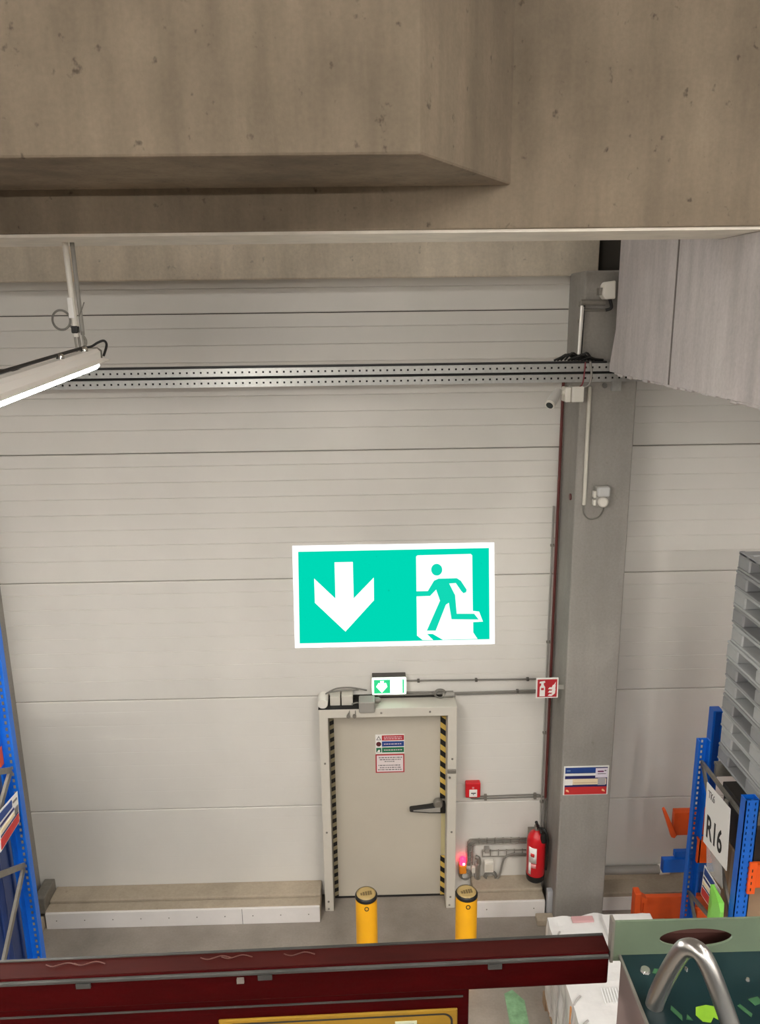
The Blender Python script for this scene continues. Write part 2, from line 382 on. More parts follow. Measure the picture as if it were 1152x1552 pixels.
MB().prism([(.077, 1.883), (.107, 1.883), (.092, 1.91)], lambda a, b, t: (a, t, b), 7.269, 7.2705).build('triangle_face', SIGNW, n1)
MB().lathe((.092, 7.272, 1.831), [(.026, 0), (.026, .002)], 18, 'y').build('prohibition_disc', mat('disc_dark', (84, 26, 34), .5), n1)
sq = flat('rescue_square', .066, .118, 1.738, 1.789, 7.272, SIGNG, n1, .002)
MB().prism([(.072, 1.742), (.092, 1.77), (.104, 1.764), (.104, 1.742)], lambda a, b, t: (a, t, b), 7.269, 7.2702).build('rescue_mark', SIGNW, n1)
n2 = thing('door_notice', 'white paper notice with a red border below the coloured bars on the door', 'sign', (.2, 7.275, 1.5))
flat('border', .057, .353, 1.503, 1.713, 7.275, REDS, n2)
flat('paper', .069, .341, 1.515, 1.701, 7.272, mat('paper', (226, 214, 214), .6), n2, .0015)
t = MB()
for z, a, b in ((1.677, .09, .33), (1.654, .10, .32), (1.632, .15, .25), (1.588, .085, .31), (1.562, .10, .315), (1.538, .08, .33)):
    xx = a
    while xx < b:
        l = random.uniform(.008, .03); t.box(xx, min(xx+l, b), 7.2695, 7.2705, z-.0055, z+.0055); xx += l+.006
tag(t.build('print_line', INKG, n2), kind='stuff')

# ------------------------------------------------------------------ projected escape sign on the wall
def sgn(px, py, y):           # sign-art coordinates to wall coordinates
    u = (px-67)/795; vt = 72-15*u; vb = 477-17*u; v = (py-vt)/(vb-vt)
    x = (-.702+1.934*u)*(1-v) + (-.731+1.993*u)*v; z = (3.95-.004*u)*(1-v) + (2.895-.001*u)*v
    return (x, y, z)
ps = thing('projected_exit_sign', 'large glowing green escape route sign with down arrow projected on the wall', 'sign', (.27, 7.3, 3.4))
def art(name, poly, m, y, parent=ps): return MB().prism(poly, lambda a, b, t: sgn(a, b, t), y, y+.002).build(name, m, parent)
ring_o = [(64, 72), (862, 57), (862, 460), (70, 477)]; ring_i = [(87, 95), (841, 78), (841, 440), (89, 458)]
m = MB()
for i in range(4):
    j = (i+1) % 4; m.prism([ring_o[i], ring_o[j], ring_i[j], ring_i[i]], lambda a, b, t: sgn(a, b, t), 7.296, 7.298)
m.build('white_border', P_WHITE, ps)
art('green_field', ring_i, P_GREEN, 7.296)
art('down_arrow', [(230, 135), (302, 133), (304, 276), (384, 194), (384, 283), (270, 409), (151, 294), (149, 198), (232, 277)], P_WHITE, 7.292)
dr = art('doorway', [(552, 112), (558, 107), (768, 101), (774, 106), (775, 325), (800, 328), (815, 368), (776, 370), (776, 412), (793, 438), (655, 442), (615, 418), (592, 418), (617, 443), (575, 443), (553, 425)], P_WHITE, 7.292)
fg = MB().prism([(622, 205), (640, 197), (712, 195), (728, 205), (751, 240), (749, 250), (738, 254), (730, 246), (708, 214), (682, 216), (705, 262), (711, 336), (780, 336), (798, 359), (690, 358), (680, 292), (668, 300), (627, 404), (592, 404), (645, 284), (630, 240), (606, 265), (552, 267), (552, 247), (597, 246)], lambda a, b, t: sgn(a, b, t), 7.288, 7.290)
fg.prism([(633+22*math.cos(t*math.pi/10), 162+23*math.sin(t*math.pi/10)) for t in range(20)], lambda a, b, t: sgn(a, b, t), 7.288, 7.290)
fg.build('running_figure', P_GREEN, dr)

# ------------------------------------------------------------------ exit luminaire above the door
ex = thing('exit_luminaire', 'small lit green and white exit lamp above the door', 'sign lamp', (.2, 7.3, 2.4))
rc = [(.029, 2.42), (.022, 2.50), (.029, 2.585), (.045, 2.60), (.36, 2.60), (.376, 2.585), (.383, 2.50), (.376, 2.42), (.36, 2.40), (.045, 2.40)]
MB().prism(rc, lambda a, b, t: (a, t, b), 7.225, 7.30).build('housing', WHITE, ex, bevel=.006)
MB().box(.035, .37, 7.22, 7.30, 2.598, 2.610).build('top_cover', mat('dark_cover', (62, 58, 54), .5), ex, bevel=.004)
MB().box(.036, .37, 7.219, 7.226, 2.412, 2.59).build('lit_face', EXIT_W, ex)
MB().box(.052, .352, 7.2145, 7.2195, 2.425, 2.572).build('green_panel', EXIT_G, ex)
ar = [(.075, 2.50), (.10, 2.54), (.115, 2.53), (.115, 2.56), (.15, 2.56), (.15, 2.53), (.17, 2.54), (.185, 2.50), (.13, 2.435)]
MB().prism(ar, lambda a, b, t: (a, t, b), 7.211, 7.215).build('down_arrow', EXIT_W, ex)
MB().box(.215, .335, 7.211, 7.215, 2.43, 2.57).build('doorway', EXIT_W, ex, bevel=.01)

# fire extinguisher location sign
fs = thing('extinguisher_sign', 'square red sign with white extinguisher and flame pictogram beside the column', 'sign', (1.69, 6.85, 2.63))
def fsp(u, v): return (1.587+.209*u, 2.53+.203*v)
def fpoly(poly, y0, y1, name, m_): return MB().prism([fsp(*p) for p in poly], lambda a, b, t: (a, t, b), y0, y1).build(name, m_, fs)
fpoly([(0, 0), (1, 0), (1, 1), (0, 1)], 6.845, 6.860, 'white_edge', SIGNW)
fpoly([(.055, .055), (.945, .055), (.945, .945), (.055, .945)], 6.842, 6.846, 'red_field', REDS)
MB().box(1.70, 1.857, 6.86, 6.875, 2.61, 2.65).build('bracket', GREY, fs)
fpoly([(.16, .10), (.40, .10), (.40, .57), (.34, .66), (.325, .76), (.40, .80), (.38, .88), (.15, .84), (.14, .76), (.22, .76), (.22, .66), (.16, .57)], 6.839, 6.843, 'extinguisher_mark', SIGNW)
fpoly([(.22, .42), (.345, .42), (.345, .53), (.22, .53)], 6.837, 6.840, 'mark_label', REDS)
for zo in (0, .17, .34): fpoly([(.54, .12+zo), (.70, .10+zo), (.86, .24+zo), (.88, .48+zo), (.80, .34+zo), (.75, .32+zo), (.70, .20+zo), (.61, .21+zo)], 6.839, 6.843, 'flame_mark', SIGNW)

# conduits above door
def conduit(label, segs, rads=.008, clips=(), mt=CABLE, name='conduit', cat='conduit', curve=None):
    r = thing(name, label, cat, segs[0][0])
    for s in segs: MB().tube(s, rads, 8).build('pipe', mt, r)
    for c in clips: MB().box(c[0]-.012, c[0]+.012, c[1]-.014, WY, c[2]-.014, c[2]+.014).build('clip', mat('clip_dark', (84, 80, 74), .6), r)
    return r
conduit('thin horizontal conduit from exit lamp to red fire sign', [[(.38, 7.285, 2.523), (1.70, 7.285, 2.512)]], .009, [(.50, 7.28, 2.522), (1.08, 7.28, 2.517), (1.60, 7.28, 2.513)])
c = conduit('double horizontal conduit running just above the door frame', [[(.09, 7.28, 2.372), (.3, 7.28, 2.372), (1.70, 7.28, 2.388)], [(.32, 7.285, 2.392), (.85, 7.285, 2.392)], [(.88, 7.28, 2.365), (1.70, 7.28, 2.37)]], .011, [(1.5, 7.28, 2.385)])
MB().lathe((.80, 7.27, 2.372), [(.022, -.06), (.026, -.05), (.026, .05), (.02, .06)], 12, 'x').build('coupling', GREY, c)
MB().tube([(.655, 7.27, 2.385), (.655, 7.265, 2.31), (.70, 7.262, 2.335)], .004, 6)
cc = MB()
for k, rad in enumerate((.058, .048)):
    cc.curve([(.715+rad*math.cos(a), 7.262-.012*k, 2.388+rad*.8*math.sin(a)) for a in [i*math.pi/5 for i in range(10)]], .007, 6, 4, True)
tag(cc.build('cable_coil', CABLE), 'small coiled cable loop hanging on the conduit above the door', 'cable')
ap = thing('door_actuator', 'grey electric door closer boxes and cables on top of the door frame', 'door closer', (-.2, 7.2, 2.333))
MB().lathe((-.455, 7.16, 2.385), [(.052, -.10), (.052, .06), (.046, .068)], 20, 'y').build('end_cap', WHITE, ap)
MB().box(-.385, -.285, 7.15, 7.30, 2.335, 2.43).build('relay_box', FRAMEP, ap, bevel=.006)
MB().box(-.272, -.16, 7.15, 7.30, 2.335, 2.44).build('relay_box', FRAMEP, ap, bevel=.006)
MB().box(-.10, .058, 7.05, 7.20, 2.30, 2.42).build('motor_box', GREY, ap, bevel=.012)
MB().lathe((.075, 7.16, 2.38), [(.03, -.03), (.032, .02), (.02, .04)], 14, 'x').build('motor_knob', STEELD, ap)
MB().box(-.50, -.09, 7.08, 7.30, 2.331, 2.338).build('base_rail', DARK, ap)
m = MB(); m.curve([(-.43, 7.2, 2.44), (-.33, 7.24, 2.475), (-.2, 7.25, 2.48), (-.10, 7.27, 2.455), (-.02, 7.28, 2.43)], .008, 6)
m.curve([(-.40, 7.2, 2.46), (-.28, 7.22, 2.462), (-.1, 7.24, 2.46)], .008, 6); m.curve([(-.17, 7.13, 2.36), (-.12, 7.12, 2.38), (-.09, 7.12, 2.37)], .008, 6)
m.build('cable_bundle', CABLE, ap)
m = MB()
for x in (-.195, -.135): m.tube([(x, 7.09, 2.335), (x, 7.072, 2.27)], .006, 6); m.lathe((x-.01, 7.068, 2.262), [(.019, -.01), (.019, .01)], 10, 'y')
m.build('contact_pin', STEELD, ap)

# red fire alarm call point and its conduits
cp = thing('fire_call_point', 'red wall-mounted fire alarm call point between the door and the extinguisher', 'fire alarm', (1.063, 7.3, 1.29))
MB().box(.985, 1.14, 7.235, 7.30, 1.205, 1.38).build('housing', RED, cp, bevel=.012)
MB().box(1.022, 1.104, 7.228, 7.236, 1.222, 1.305).build('press_plate', SIGNW, cp, bevel=.003)
m = MB().box(1.04, 1.09, 7.225, 7.229, 1.262, 1.272); m.prism([(1.057, 1.255), (1.073, 1.255), (1.065, 1.245)], lambda a, b, t: (a, t, b), 7.225, 7.229); m.build('press_mark', INK, cp)
MB().box(1.052, 1.072, 7.229, 7.236, 1.318, 1.335).build('status_window', mat('pale_pink', (220, 150, 150), .4), cp)
r = thing('alarm_conduit', 'pair of thin conduits below the red call point running to the column', 'conduit', (1.4, 7.29, 1.17))
for pts in ([(1.115, 7.28, 1.215), (1.14, 7.28, 1.195), (1.2, 7.285, 1.19), (1.72, 7.285, 1.195), (1.775, 7.285, 1.17), (1.80, 7.285, 1.16)], [(1.035, 7.28, 1.215), (1.05, 7.28, 1.175), (1.1, 7.285, 1.163), (1.2, 7.285, 1.163), (1.75, 7.285, 1.168), (1.80, 7.285, 1.165)]):
    MB().curve(pts, .008, 8).build('pipe', CABLE, r)
MB().curve([(1.095, 7.28, 1.215), (1.105, 7.28, 1.175), (1.15, 7.285, 1.165)], .007, 6).build('pipe', CABLE, r)
for x in (1.2, 1.72): MB().box(x-.014, x+.014, 7.27, 7.30, 1.148, 1.21).build('clip', STEELD, r)

# vertical pipes in the corner between wall and column
tag(MB().tube([(1.826, 7.265, 1.17), (1.826, 7.265, 5.50)], .014, 10).build('riser_pipe', REDPIPE), 'thin dark red vertical pipe in the corner beside the column', 'pipe')
r = thing('riser_conduit', 'pair of grey vertical conduits beside the red riser pipe', 'conduit', (1.78, 7.285, .7))
MB().tube([(1.79, 7.285, .45), (1.79, 7.285, 4.3)], .009, 8).build('pipe', GREY, r)
MB().tube([(1.818, 7.262, .45), (1.824, 7.262, 1.168)], .011, 8).build('pipe', CABLE, r)
for z in (1.1, 1.9, 2.9, 3.9): MB().box(1.775, 1.811, 7.272, 7.30, z, z+.02).build('clip', STEELD, r)
tag(MB().box(1.80, 1.857, 6.90, 6.965, 0, .32).build('cable_duct', mat('duct_grey', (170, 172, 176), .4), bevel=.006), 'grey vertical cable duct at the foot of the column', 'duct')
tag(MB().box(1.68, 1.855, 6.79, 6.90, 0, .07).build('column_foot_block', CON_KERB, bevel=.01), 'low concrete block at the foot of the column', 'block')

# fire extinguisher on the wall
ef = thing('fire_extinguisher', 'red fire extinguisher with black base hanging beside the column', 'extinguisher', (1.70, 7.06, .38))
ec = (1.70, 7.06, 0)
MB().lathe((1.70, 7.06, .41), [(.088, 0), (.094, .01), (.094, .40), (.088, .445), (.07, .485), (.035, .51), (.03, .53)], 28).build('cylinder', RED, ef)
MB().lathe((1.70, 7.06, .35), [(.07, 0), (.092, .02), (.0965, .08), (.0965, .085)], 28).build('black_base', BLACK, ef)
MB().lathe((1.70, 7.06, .935), [(.028, 0), (.028, .05), (.018, .06)], 14).build('valve', STEELD, ef)
MB().curve([(1.70, 7.05, .985), (1.69, 7.0, 1.03), (1.67, 6.97, 1.09)], .016, 8).build('lever', BLACK, ef)
MB().curve([(1.70, 7.05, .965), (1.72, 7.0, .985), (1.725, 6.96, .965)], .014, 8).build('grip', BLACK, ef)
MB().curve([(1.715, 7.04, .97), (1.77, 7.0, .97), (1.795, 6.985, .86), (1.80, 7.0, .65), (1.798, 7.01, .50)], .013, 8).build('hose', BLACK, ef)
MB().lathe((1.755, 6.995, .885), [(.03, -.045), (.034, 0), (.024, .06)], 12).build('nozzle_cup', BLACK, ef)
def curved(name, z0, z1, a0, a1, m_, par, rad=.0955):
    mb = MB(); n = 8; vs = []
    for i in range(n+1):
        a = math.radians(a0+(a1-a0)*i/n)
        for z in (z0, z1):
            for q in (rad-.001, rad+.001): vs.append((1.70+q*math.sin(a), 7.06-q*math.cos(a), z))
    fs_ = []
    for i in range(n):
        k = i*4; fs_ += [(k+1, k+3, k+7, k+5), (k, k+4, k+6, k+2), (k+2, k+6, k+7, k+3), (k, k+1, k+5, k+4)]
    mb.add(vs, fs_ + [(0, 2, 3, 1), (n*4, n*4+1, n*4+3, n*4+2)], True); return mb.build(name, m_, par)
curved('label', .60, .78, -62, -8, SIGNW, ef)
curved('label_pictures', .545, .59, -50, -10, mat('label_pinkish', (224, 150, 150), .5), ef)
curved('label_strip', .46, .60, -60, -42, SIGNW, ef)
curved('label_mark', .675, .715, -45, -22, SIGNR, ef, .0975)
MB().box(1.66, 1.74, 7.15, 7.30, .62, .80).build('wall_bracket', STEELD, ef)
MB().box(1.66, 1.74, 7.145, 7.30, .42, .45).build('wall_bracket', STEELD, ef)

# cable tray group, sockets and beacon right of the door
r = thing('cable_tray', 'bent wire cable tray dropping beside the door frame', 'cable tray', (1.2, 7.27, .5))
m = MB()
for (za, xo) in ((.69, 1.02), (.63, 1.075)):
    m.curve([(1.645, 7.265, za), (1.3, 7.265, za), (xo+.05, 7.265, za), (xo+.012, 7.265, za-.015), (xo, 7.265, za-.06), (xo, 7.265, .38)], .007, 6)
for i in range(6): x = 1.14+i*.085; m.tube([(x, 7.27, .62), (x, 7.27, .70)], .005, 6)
for i in range(4): z = .60-i*.065; m.tube([(1.01, 7.27, z), (1.085, 7.27, z)], .005, 6)
m.build('wire_tray', STEELD, r)
m = MB()
for k in range(3): m.curve([(1.645, 7.28, .645+.012*k), (1.25, 7.28, .64+.012*k), (1.10-.012*k, 7.28, .64+.008*k), (1.055-.012*k, 7.28, .58), (1.05-.01*k, 7.28, .36)], .008, 6)
m.build('cables', CABLE, r)
r = thing('cable_tray', 'straight wire cable tray below the bent one, ending short of the beacon', 'cable tray', (1.45, 7.27, .5))
m = MB()
for z in (.545, .475): m.tube([(1.175, 7.265, z), (1.645, 7.265, z)], .007, 6)
for i in range(6): x = 1.18+i*.085; m.tube([(x, 7.27, .465), (x, 7.27, .555)], .005, 6)
m.build('wire_tray', STEELD, r); MB().box(1.20, 1.25, 7.24, 7.30, .53, .585).build('junction_box', GREY, r, bevel=.005)
m = MB(); m.curve([(1.645, 7.255, .50), (1.5, 7.255, .505), (1.42, 7.255, .47), (1.39, 7.255, .38), (1.36, 7.25, .24), (1.30, 7.25, .19)], .011, 8)
m.build('cable', CABLE, r)
def coil(x, z, rad, label, n=3):
    m = MB()
    for k in range(n):
        q = rad-.008*k
        m.curve([(x+q*math.cos(a), 7.275-.013*k, z+q*math.sin(a)) for a in [i*math.pi/5 for i in range(10)]], .0085, 6, 4, True)
    return tag(m.build('cable_coil', CABLE), label, 'cable')
coil(1.0, .255, .062, 'coiled grey cable below the red beacon')
coil(1.27, .225, .066, 'coiled grey cable hanging below the pale socket box')
sb = thing('socket_box', 'pale square socket box on the wall between cables', 'socket', (1.25, 7.3, .35))
MB().box(1.20, 1.30, 7.245, 7.30, .29, .42).build('box', WHITE, sb, bevel=.008); MB().box(1.21, 1.29, 7.238, 7.246, .31, .40).build('cover', FRAMEP, sb, bevel=.004)
sk = thing('plug_connector', 'grey industrial plug connector with cable beside the socket box', 'plug', (1.12, 7.3, .35))
MB().curve([(1.105, 7.27, .47), (1.135, 7.26, .46), (1.145, 7.255, .40), (1.13, 7.25, .36), (1.13, 7.25, .1)], .022, 10).build('plug', STEELD, sk)
MB().box(1.065, 1.125, 7.25, 7.30, .28, .36).build('wall_box', FRAMEP, sk, bevel=.006)
MB().box(1.10, 1.16, 7.24, 7.30, .20, .40).build('socket', GREY, sk, bevel=.01)
bc = thing('warning_beacon', 'small glowing red beacon on an amber base by the door frame', 'beacon', (.965, 7.3, .33))
MB().box(.93, 1.005, 7.22, 7.30, .30, .40).build('amber_base', AMBER, bc, bevel=.008)
MB().lathe((.968, 7.255, .40), [(.034, 0), (.034, .05), (.028, .075), (.012, .088)], 16).build('red_dome', BEAC, bc)
MB().lathe((.975, 7.216, .425), [(.012, 0), (.010, .006)], 10, 'y').build('bright_lamp', BEACW, bc)

# ------------------------------------------------------------------ perforated double rail below the roof
def rail(z0, h, x1, label):
    r = thing('perforated_rail', label, 'rail', (0, 6.75, z0))
    m = MB(); L = x1+4.6
    perf(m, (-4.6, 6.70, z0+.006), (1, 0, 0), (0, 0, 1), (0, 1, 0), L, h-.012, .003, .0575, .016, .016)
    m.build('perforated_face', GALV, r)
    MB().box(-4.6, x1, 6.694, 6.79, z0+h-.006, z0+h).build('top_flange', GALV, r)
    MB().box(-4.6, x1, 6.694, 6.79, z0, z0+.006).build('bottom_flange', GALV, r)
    MB().box(-4.6, x1, 6.745, 6.75, z0+.006, z0+h-.006).build('channel_back', DARK, r)
    return r
ru = rail(5.603, .066, 2.42, 'upper perforated galvanised rail spanning the wall')
MB().box(-4.6, 2.05, 6.72, 6.80, 5.669, 5.685).build('cable_run', BLACK, ru)
rl = rail(5.515, .066, 2.44, 'lower perforated galvanised rail just below its twin')
MB().box(-4.6, 2.44, 6.74, 6.79, 5.581, 5.603).build('spacer', DARK, rl)
for x in (-3.8, -.2): MB().box(x, x+.06, 6.75, 7.30, 5.55, 5.60).build('wall_arm', STEELD, rl)
MB().box(2.12, 2.2, 6.77, 6.80, 5.43, 5.52).build('hanger_clip', GALV, rl)
MB().lathe((2.06, 6.79, 5.475), [(.022, 0), (.022, .02)], 12, 'y').build('anchor_bolt', STEEL, rl)
m = MB()
for k in range(9):
    x = 1.66+.03*k; m.curve([(x-.05, 6.75+.005*(k % 3), 5.694), (x, 6.725-.008*(k % 2), 5.72+.012*(k % 4)), (x+.06, 6.75, 5.742-.005*k), (x+.13, 6.76, 5.694)], .009, 6, 4)
tag(m.build('cable_bundle', BLACK), 'tangled black cable bundle lying on the rail by the column', 'cable')
tag(MB().curve([(1.86, 6.69, 5.68), (1.855, 6.685, 5.60), (1.84, 6.68, 5.50), (1.80, 6.69, 5.465)], .006, 6).build('red_cable', mat('cable_red', (132, 56, 62), .5)), 'thin red cable hanging over the rails beside the security camera', 'cable')
tag(MB().curve([(1.90, 6.69, 5.685), (1.915, 6.685, 5.58), (1.90, 6.68, 5.50), (1.85, 6.69, 5.47)], .009, 6).build('grey_cable', GREY), 'grey cable looping over the rails onto the white camera box', 'cable')

# security camera
sc = thing('security_camera', 'white bullet security camera on a square box under the rails', 'camera', (1.75, 6.75, 5.4))
MB().box(1.695, 1.748, 6.665, 6.80, 5.35, 5.475).build('mount_plate', WHITE, sc, bevel=.01)
MB().box(1.753, 1.855, 6.665, 6.80, 5.35, 5.48).build('junction_box', WHITE, sc, bevel=.008)
MB().tube([(1.70, 6.70, 5.43), (1.655, 6.69, 5.43), (1.62, 6.67, 5.425)], [.022, .02, .026], 12).build('arm', WHITE, sc)
bd = MB().tube([(1.645, 6.70, 5.445), (1.60, 6.645, 5.395), (1.555, 6.59, 5.345)], [.034, .042, .044], 18).build('camera_body', mat('camera_grey', (190, 188, 182), .35), sc)
MB().tube([(1.556, 6.591, 5.346), (1.548, 6.581, 5.337)], .043, 18).build('lens_ring', WHITE, bd); MB().tube([(1.549, 6.582, 5.338), (1.544, 6.577, 5.333)], .03, 16).build('lens', BLACK, bd)

# siren on bracket with steel conduit
sr = thing('motion_sensor', 'white wall device on a steel bracket beside the girder', 'sensor', (2.0, 6.75, 6.2))
MB().prism([(2.0, 6.325), (2.08, 6.335), (2.085, 6.19), (2.0, 6.185), (1.975, 6.22), (1.985, 6.30)], lambda a, b, t: (a, t, b), 6.69, 6.81).build('housing', WHITE, sr, bevel=.012)
MB().box(1.955, 1.985, 6.72, 6.8, 6.22, 6.28).build('joint', STEELD, sr, bevel=.005)
MB().tube([(1.815, 6.76, 6.165), (2.02, 6.76, 6.160)], .024, 12).build('bracket_arm', STEELD, sr)
MB().tube([(1.82, 6.765, 6.105), (2.03, 6.765, 6.10)], .012, 10).build('lower_arm', CABLE, sr)
MB().curve([(2.05, 6.74, 6.19), (2.065, 6.73, 6.12), (2.02, 6.74, 6.10)], .014, 8).build('cable', BLACK, sr)
m = MB(); m.tube([(1.822, 6.74, 6.14), (1.813, 6.74, 5.745)], .012, 10); m.tube([(1.836, 6.75, 6.13), (1.825, 6.75, 5.745)], .008, 8); m.build('steel_conduit', mat('bright_steel', (245, 242, 236), .3), sr)
MB().tube([(1.846, 6.762, 6.14), (1.838, 6.762, 5.74)], .009, 8).build('black_cable', BLACK, sr)
MB().box(1.80, 1.86, 6.77, 6.80, 6.0, 6.03).build('pipe_clamp', STEELD, sr); MB().box(1.80, 1.86, 6.76, 6.82, 6.13, 6.17).build('pipe_clamp', STEELD, sr)

# column fittings
tag(MB().tube([(1.935, 6.783, 5.47), (1.935, 6.783, 4.43)], .017, 12).build('vertical_conduit', mat('conduit_white', (206, 202, 190), .4)), 'pale vertical conduit on the column above the socket unit', 'conduit')
so = thing('socket_unit', 'grey double socket unit mounted on the concrete column', 'socket', (2.085, 6.8, 4.5))
MB().box(2.02, 2.15, 6.75, 6.80, 4.415, 4.605).build('back_box', GREY, so, bevel=.01)
MB().box(2.03, 2.14, 6.70, 6.752, 4.515, 4.60).build('hinged_lid', mat('lid_grey', (196, 196, 194), .3), so, bevel=.014)
MB().lathe((2.09, 6.752, 4.462), [(.045, 0), (.045, .03), (.03, .035)], 18, 'y').build('socket_face', WHITE, so)
MB().box(2.005, 2.03, 6.74, 6.79, 4.50, 4.56).build('side_tab', WHITE, so, bevel=.004); MB().box(2.005, 2.03, 6.74, 6.79, 4.43, 4.48).build('side_tab', WHITE, so, bevel=.004)
tag(MB().curve([(1.935, 6.79, 4.44), (1.94, 6.785, 4.35), (1.99, 6.78, 4.30), (2.07, 6.78, 4.315), (2.11, 6.785, 4.37), (2.115, 6.79, 4.42)], .006, 6).build('drooping_cable', CABLE), 'thin cable drooping from the pale conduit to the column socket', 'cable')
tag(MB().lathe((1.856, 6.93, 4.47), [(.03, -.012), (.03, .003)], 14, 'x').build('rust_plug', REDPIPE), 'small rusty round plug on the side of the column', 'plug')

inf = thing('notice_board', 'white edged blue and red information plate on the column', 'sign', (2.095, 6.8, 1.67))
X0, X1, Z0, Z1 = 1.876, 2.315, 1.511, 1.825
MB().box(X0, X1, 6.79, 6.80, Z0, Z1).build('white_plate', SIGNW, inf, bevel=.003)
def bx(name, a, b, c, dd, m_, y=6.79):
    MB().box(X0+a*(X1-X0), X0+b*(X1-X0), y-.002, y, Z0+c*(Z1-Z0), Z0+dd*(Z1-Z0)).build(name, m_, inf)
bx('navy_field', .03, .97, .03, .96, SIGNN); bx('blue_band', .03, .70, .78, .96, SIGNB, 6.788); bx('red_band', .03, .965, .03, .29, SIGNR, 6.788)
bx('white_band', .03, .73, .68, .76, SIGNW, 6.788); bx('logo_panel', .70, .965, .61, .93, mat('sign_pale', (226, 218, 230), .5), 6.787)
bx('text_panel', .03, .95, .37, .57, CREAM, 6.788); bx('pale_panel', .03, .2, .36, .56, SIGNW, 6.787); bx('code_panel', .76, .93, .35, .60, mat('code_grey', (170, 166, 168), .6), 6.786)
bx('logo_line', .745, .88, .80, .845, mat('logo_plum', (110, 50, 90), .5), 6.785); bx('logo_dot', .895, .935, .83, .87, INKG, 6.785); bx('logo_line', .745, .93, .73, .75, INKG, 6.785)
bx('text_line', .22, .74, .43, .445, mat('ink_tan', (190, 160, 130), .6), 6.786); bx('fold_text', .06, .14, .84, .88, mat('ink_blue', (110, 140, 180), .6), 6.786)
for a in (.06, .86):
    MB().prism([(X0+a*(X1-X0)+i, Z0+.15*(Z1-Z0)+j) for i, j in ((0, 0), (.03, -.012), (.028, .004), (.012, .018), (0, .016))], lambda p, q, t: (p, t, q), 6.784, 6.788).build('hand_mark', mat('mark_peach', (246, 190, 140), .5), inf)

# ------------------------------------------------------------------ LED battens
def batten(x, y0, y1, z, dz, label, group=None, detailed=False, lm=None, cross=False):
    r = thing('led_batten', label, 'lamp', (y1, x, z) if cross else (x, y1, z), group)
    def sl(y): return z + dz*(y1-y)/(y1-y0)
    wg = .088 if detailed and not lm else .064  # wide wings added to cut the lamp's upward light
    hp = [(-wg, .0), (-wg, .004), (-.042, .014), (-.042, .05), (-.025, .068), (.025, .068), (.042, .05), (.042, .014), (wg, .004), (wg, 0)]
    def ex(prof, name, m_, ya, yb, bv=0):
        mb = MB(); n = len(prof)
        vs_ = [(x+a, ya, sl(ya)+b) for a, b in prof] + [(x+a, yb, sl(yb)+b) for a, b in prof]
        mb.add(vs_, [tuple(range(n)), tuple(range(2*n-1, n-1, -1))] + [(i, (i+1) % n, n+(i+1) % n, n+i) for i in range(n)])
        if cross: mb.v = [Vector((p.y, p.x, p.z)) for p in mb.v]
        return mb.build(name, m_, r, bevel=bv)
    ex(hp, 'housing', mat('batten_grey', (236, 231, 224), .4), y0, y1)
    if detailed: ex([(-.036, .0), (-.035, -.028), (-.02, -.044), (.02, -.044), (.035, -.028), (.036, .0)], 'diffuser', lm or LEDM, y0+.02, y1-.03)
    else:
        ex([(-.058, .001), (-.058, -.003), (.058, -.003), (.058, .001)], 'diffuser', lm or LEDM, y0+.02, y1-.03)
        for sg in (-1, 1): ex([(.060*sg, .002), (.060*sg, -.045), (.064*sg, -.045), (.064*sg, .002)], 'side_skirt', mat('batten_grey', (236, 231, 224), .4), y0, y1)
    ex([(-.044, -.012), (-.044, .055), (-.02, .072), (.02, .072), (.044, .055), (.044, -.012)], 'end_cap', mat('cap_grey', (120, 114, 106), .5), y1-.012, y1+.012)
    ex([(-.044, -.012), (-.044, .055), (-.02, .072), (.02, .072), (.044, .055), (.044, -.012)], 'end_cap', mat('cap_grey', (120, 114, 106), .5), y0-.012, y0+.012)
    return r, sl
LX, LY = -1.53, 4.62
lb, sl = batten(LX, 1.70, LY, 5.856, -.17, 'glowing LED batten lamp hung on a pole below the roof beam', detailed=True)
po = MB(); po.tube([(-1.585, 4.50, 6.49), (-1.575, 4.50, 5.99)], .016, 12)
po.build('pole', WHITE, lb); MB().tube([(-1.553, 4.515, 6.49), (-1.545, 4.515, 6.0)], .012, 8).build('pole_cable', GREY, lb)
MB().box(-1.60, -1.57, 4.48, 4.52, 6.09, 6.20).build('pole_sleeve', SIGNW, lb, bevel=.004)
MB().box(-1.595, -1.56, 4.48, 4.52, 6.01, 6.05).build('gland', BLACK, lb, bevel=.006)
m = MB()
for x in (-1.585, -1.565, -1.54): m.tube([(x, 4.50, 6.02), (x+.004, 4.50, 5.91)], .006, 6)
m.curve([(-1.54, 4.50, 6.0), (-1.525, 4.50, 5.97), (-1.53, 4.50, 5.94)], .006, 6)
m.build('hanger', STEELD, lb)
m = MB(); m.curve([(-1.645+.048*math.cos(a), 4.49, 6.082+.052*math.sin(a)) for a in [i*math.pi/5 for i in range(10)]], .006, 8, 4, True)
m.curve([(-1.60, 4.49, 6.05), (-1.58, 4.49, 6.03)], .006); m.curve([(-1.55, 4.5, 6.10), (-1.53, 4.5, 6.14), (-1.515, 4.5, 6.175)], .003, 6); m.build('cable_loop', CABLE, lb)
m = MB(); m.curve([(-1.56, 4.49, 5.93), (-1.52, 4.55, 5.935), (-1.49, 4.58, 5.955), (-1.46, 4.60, 5.965), (-1.453, 4.62, 5.94), (-1.48, 4.635, 5.88)], .007, 8)
m.curve([(-1.53, 4.49, 5.935), (-1.54, 4.3, 5.922), (-1.53, 3.9, 5.902), (-1.53, 3.2, 5.86)], .009, 8); m.build('feed_cable', BLACK, lb)
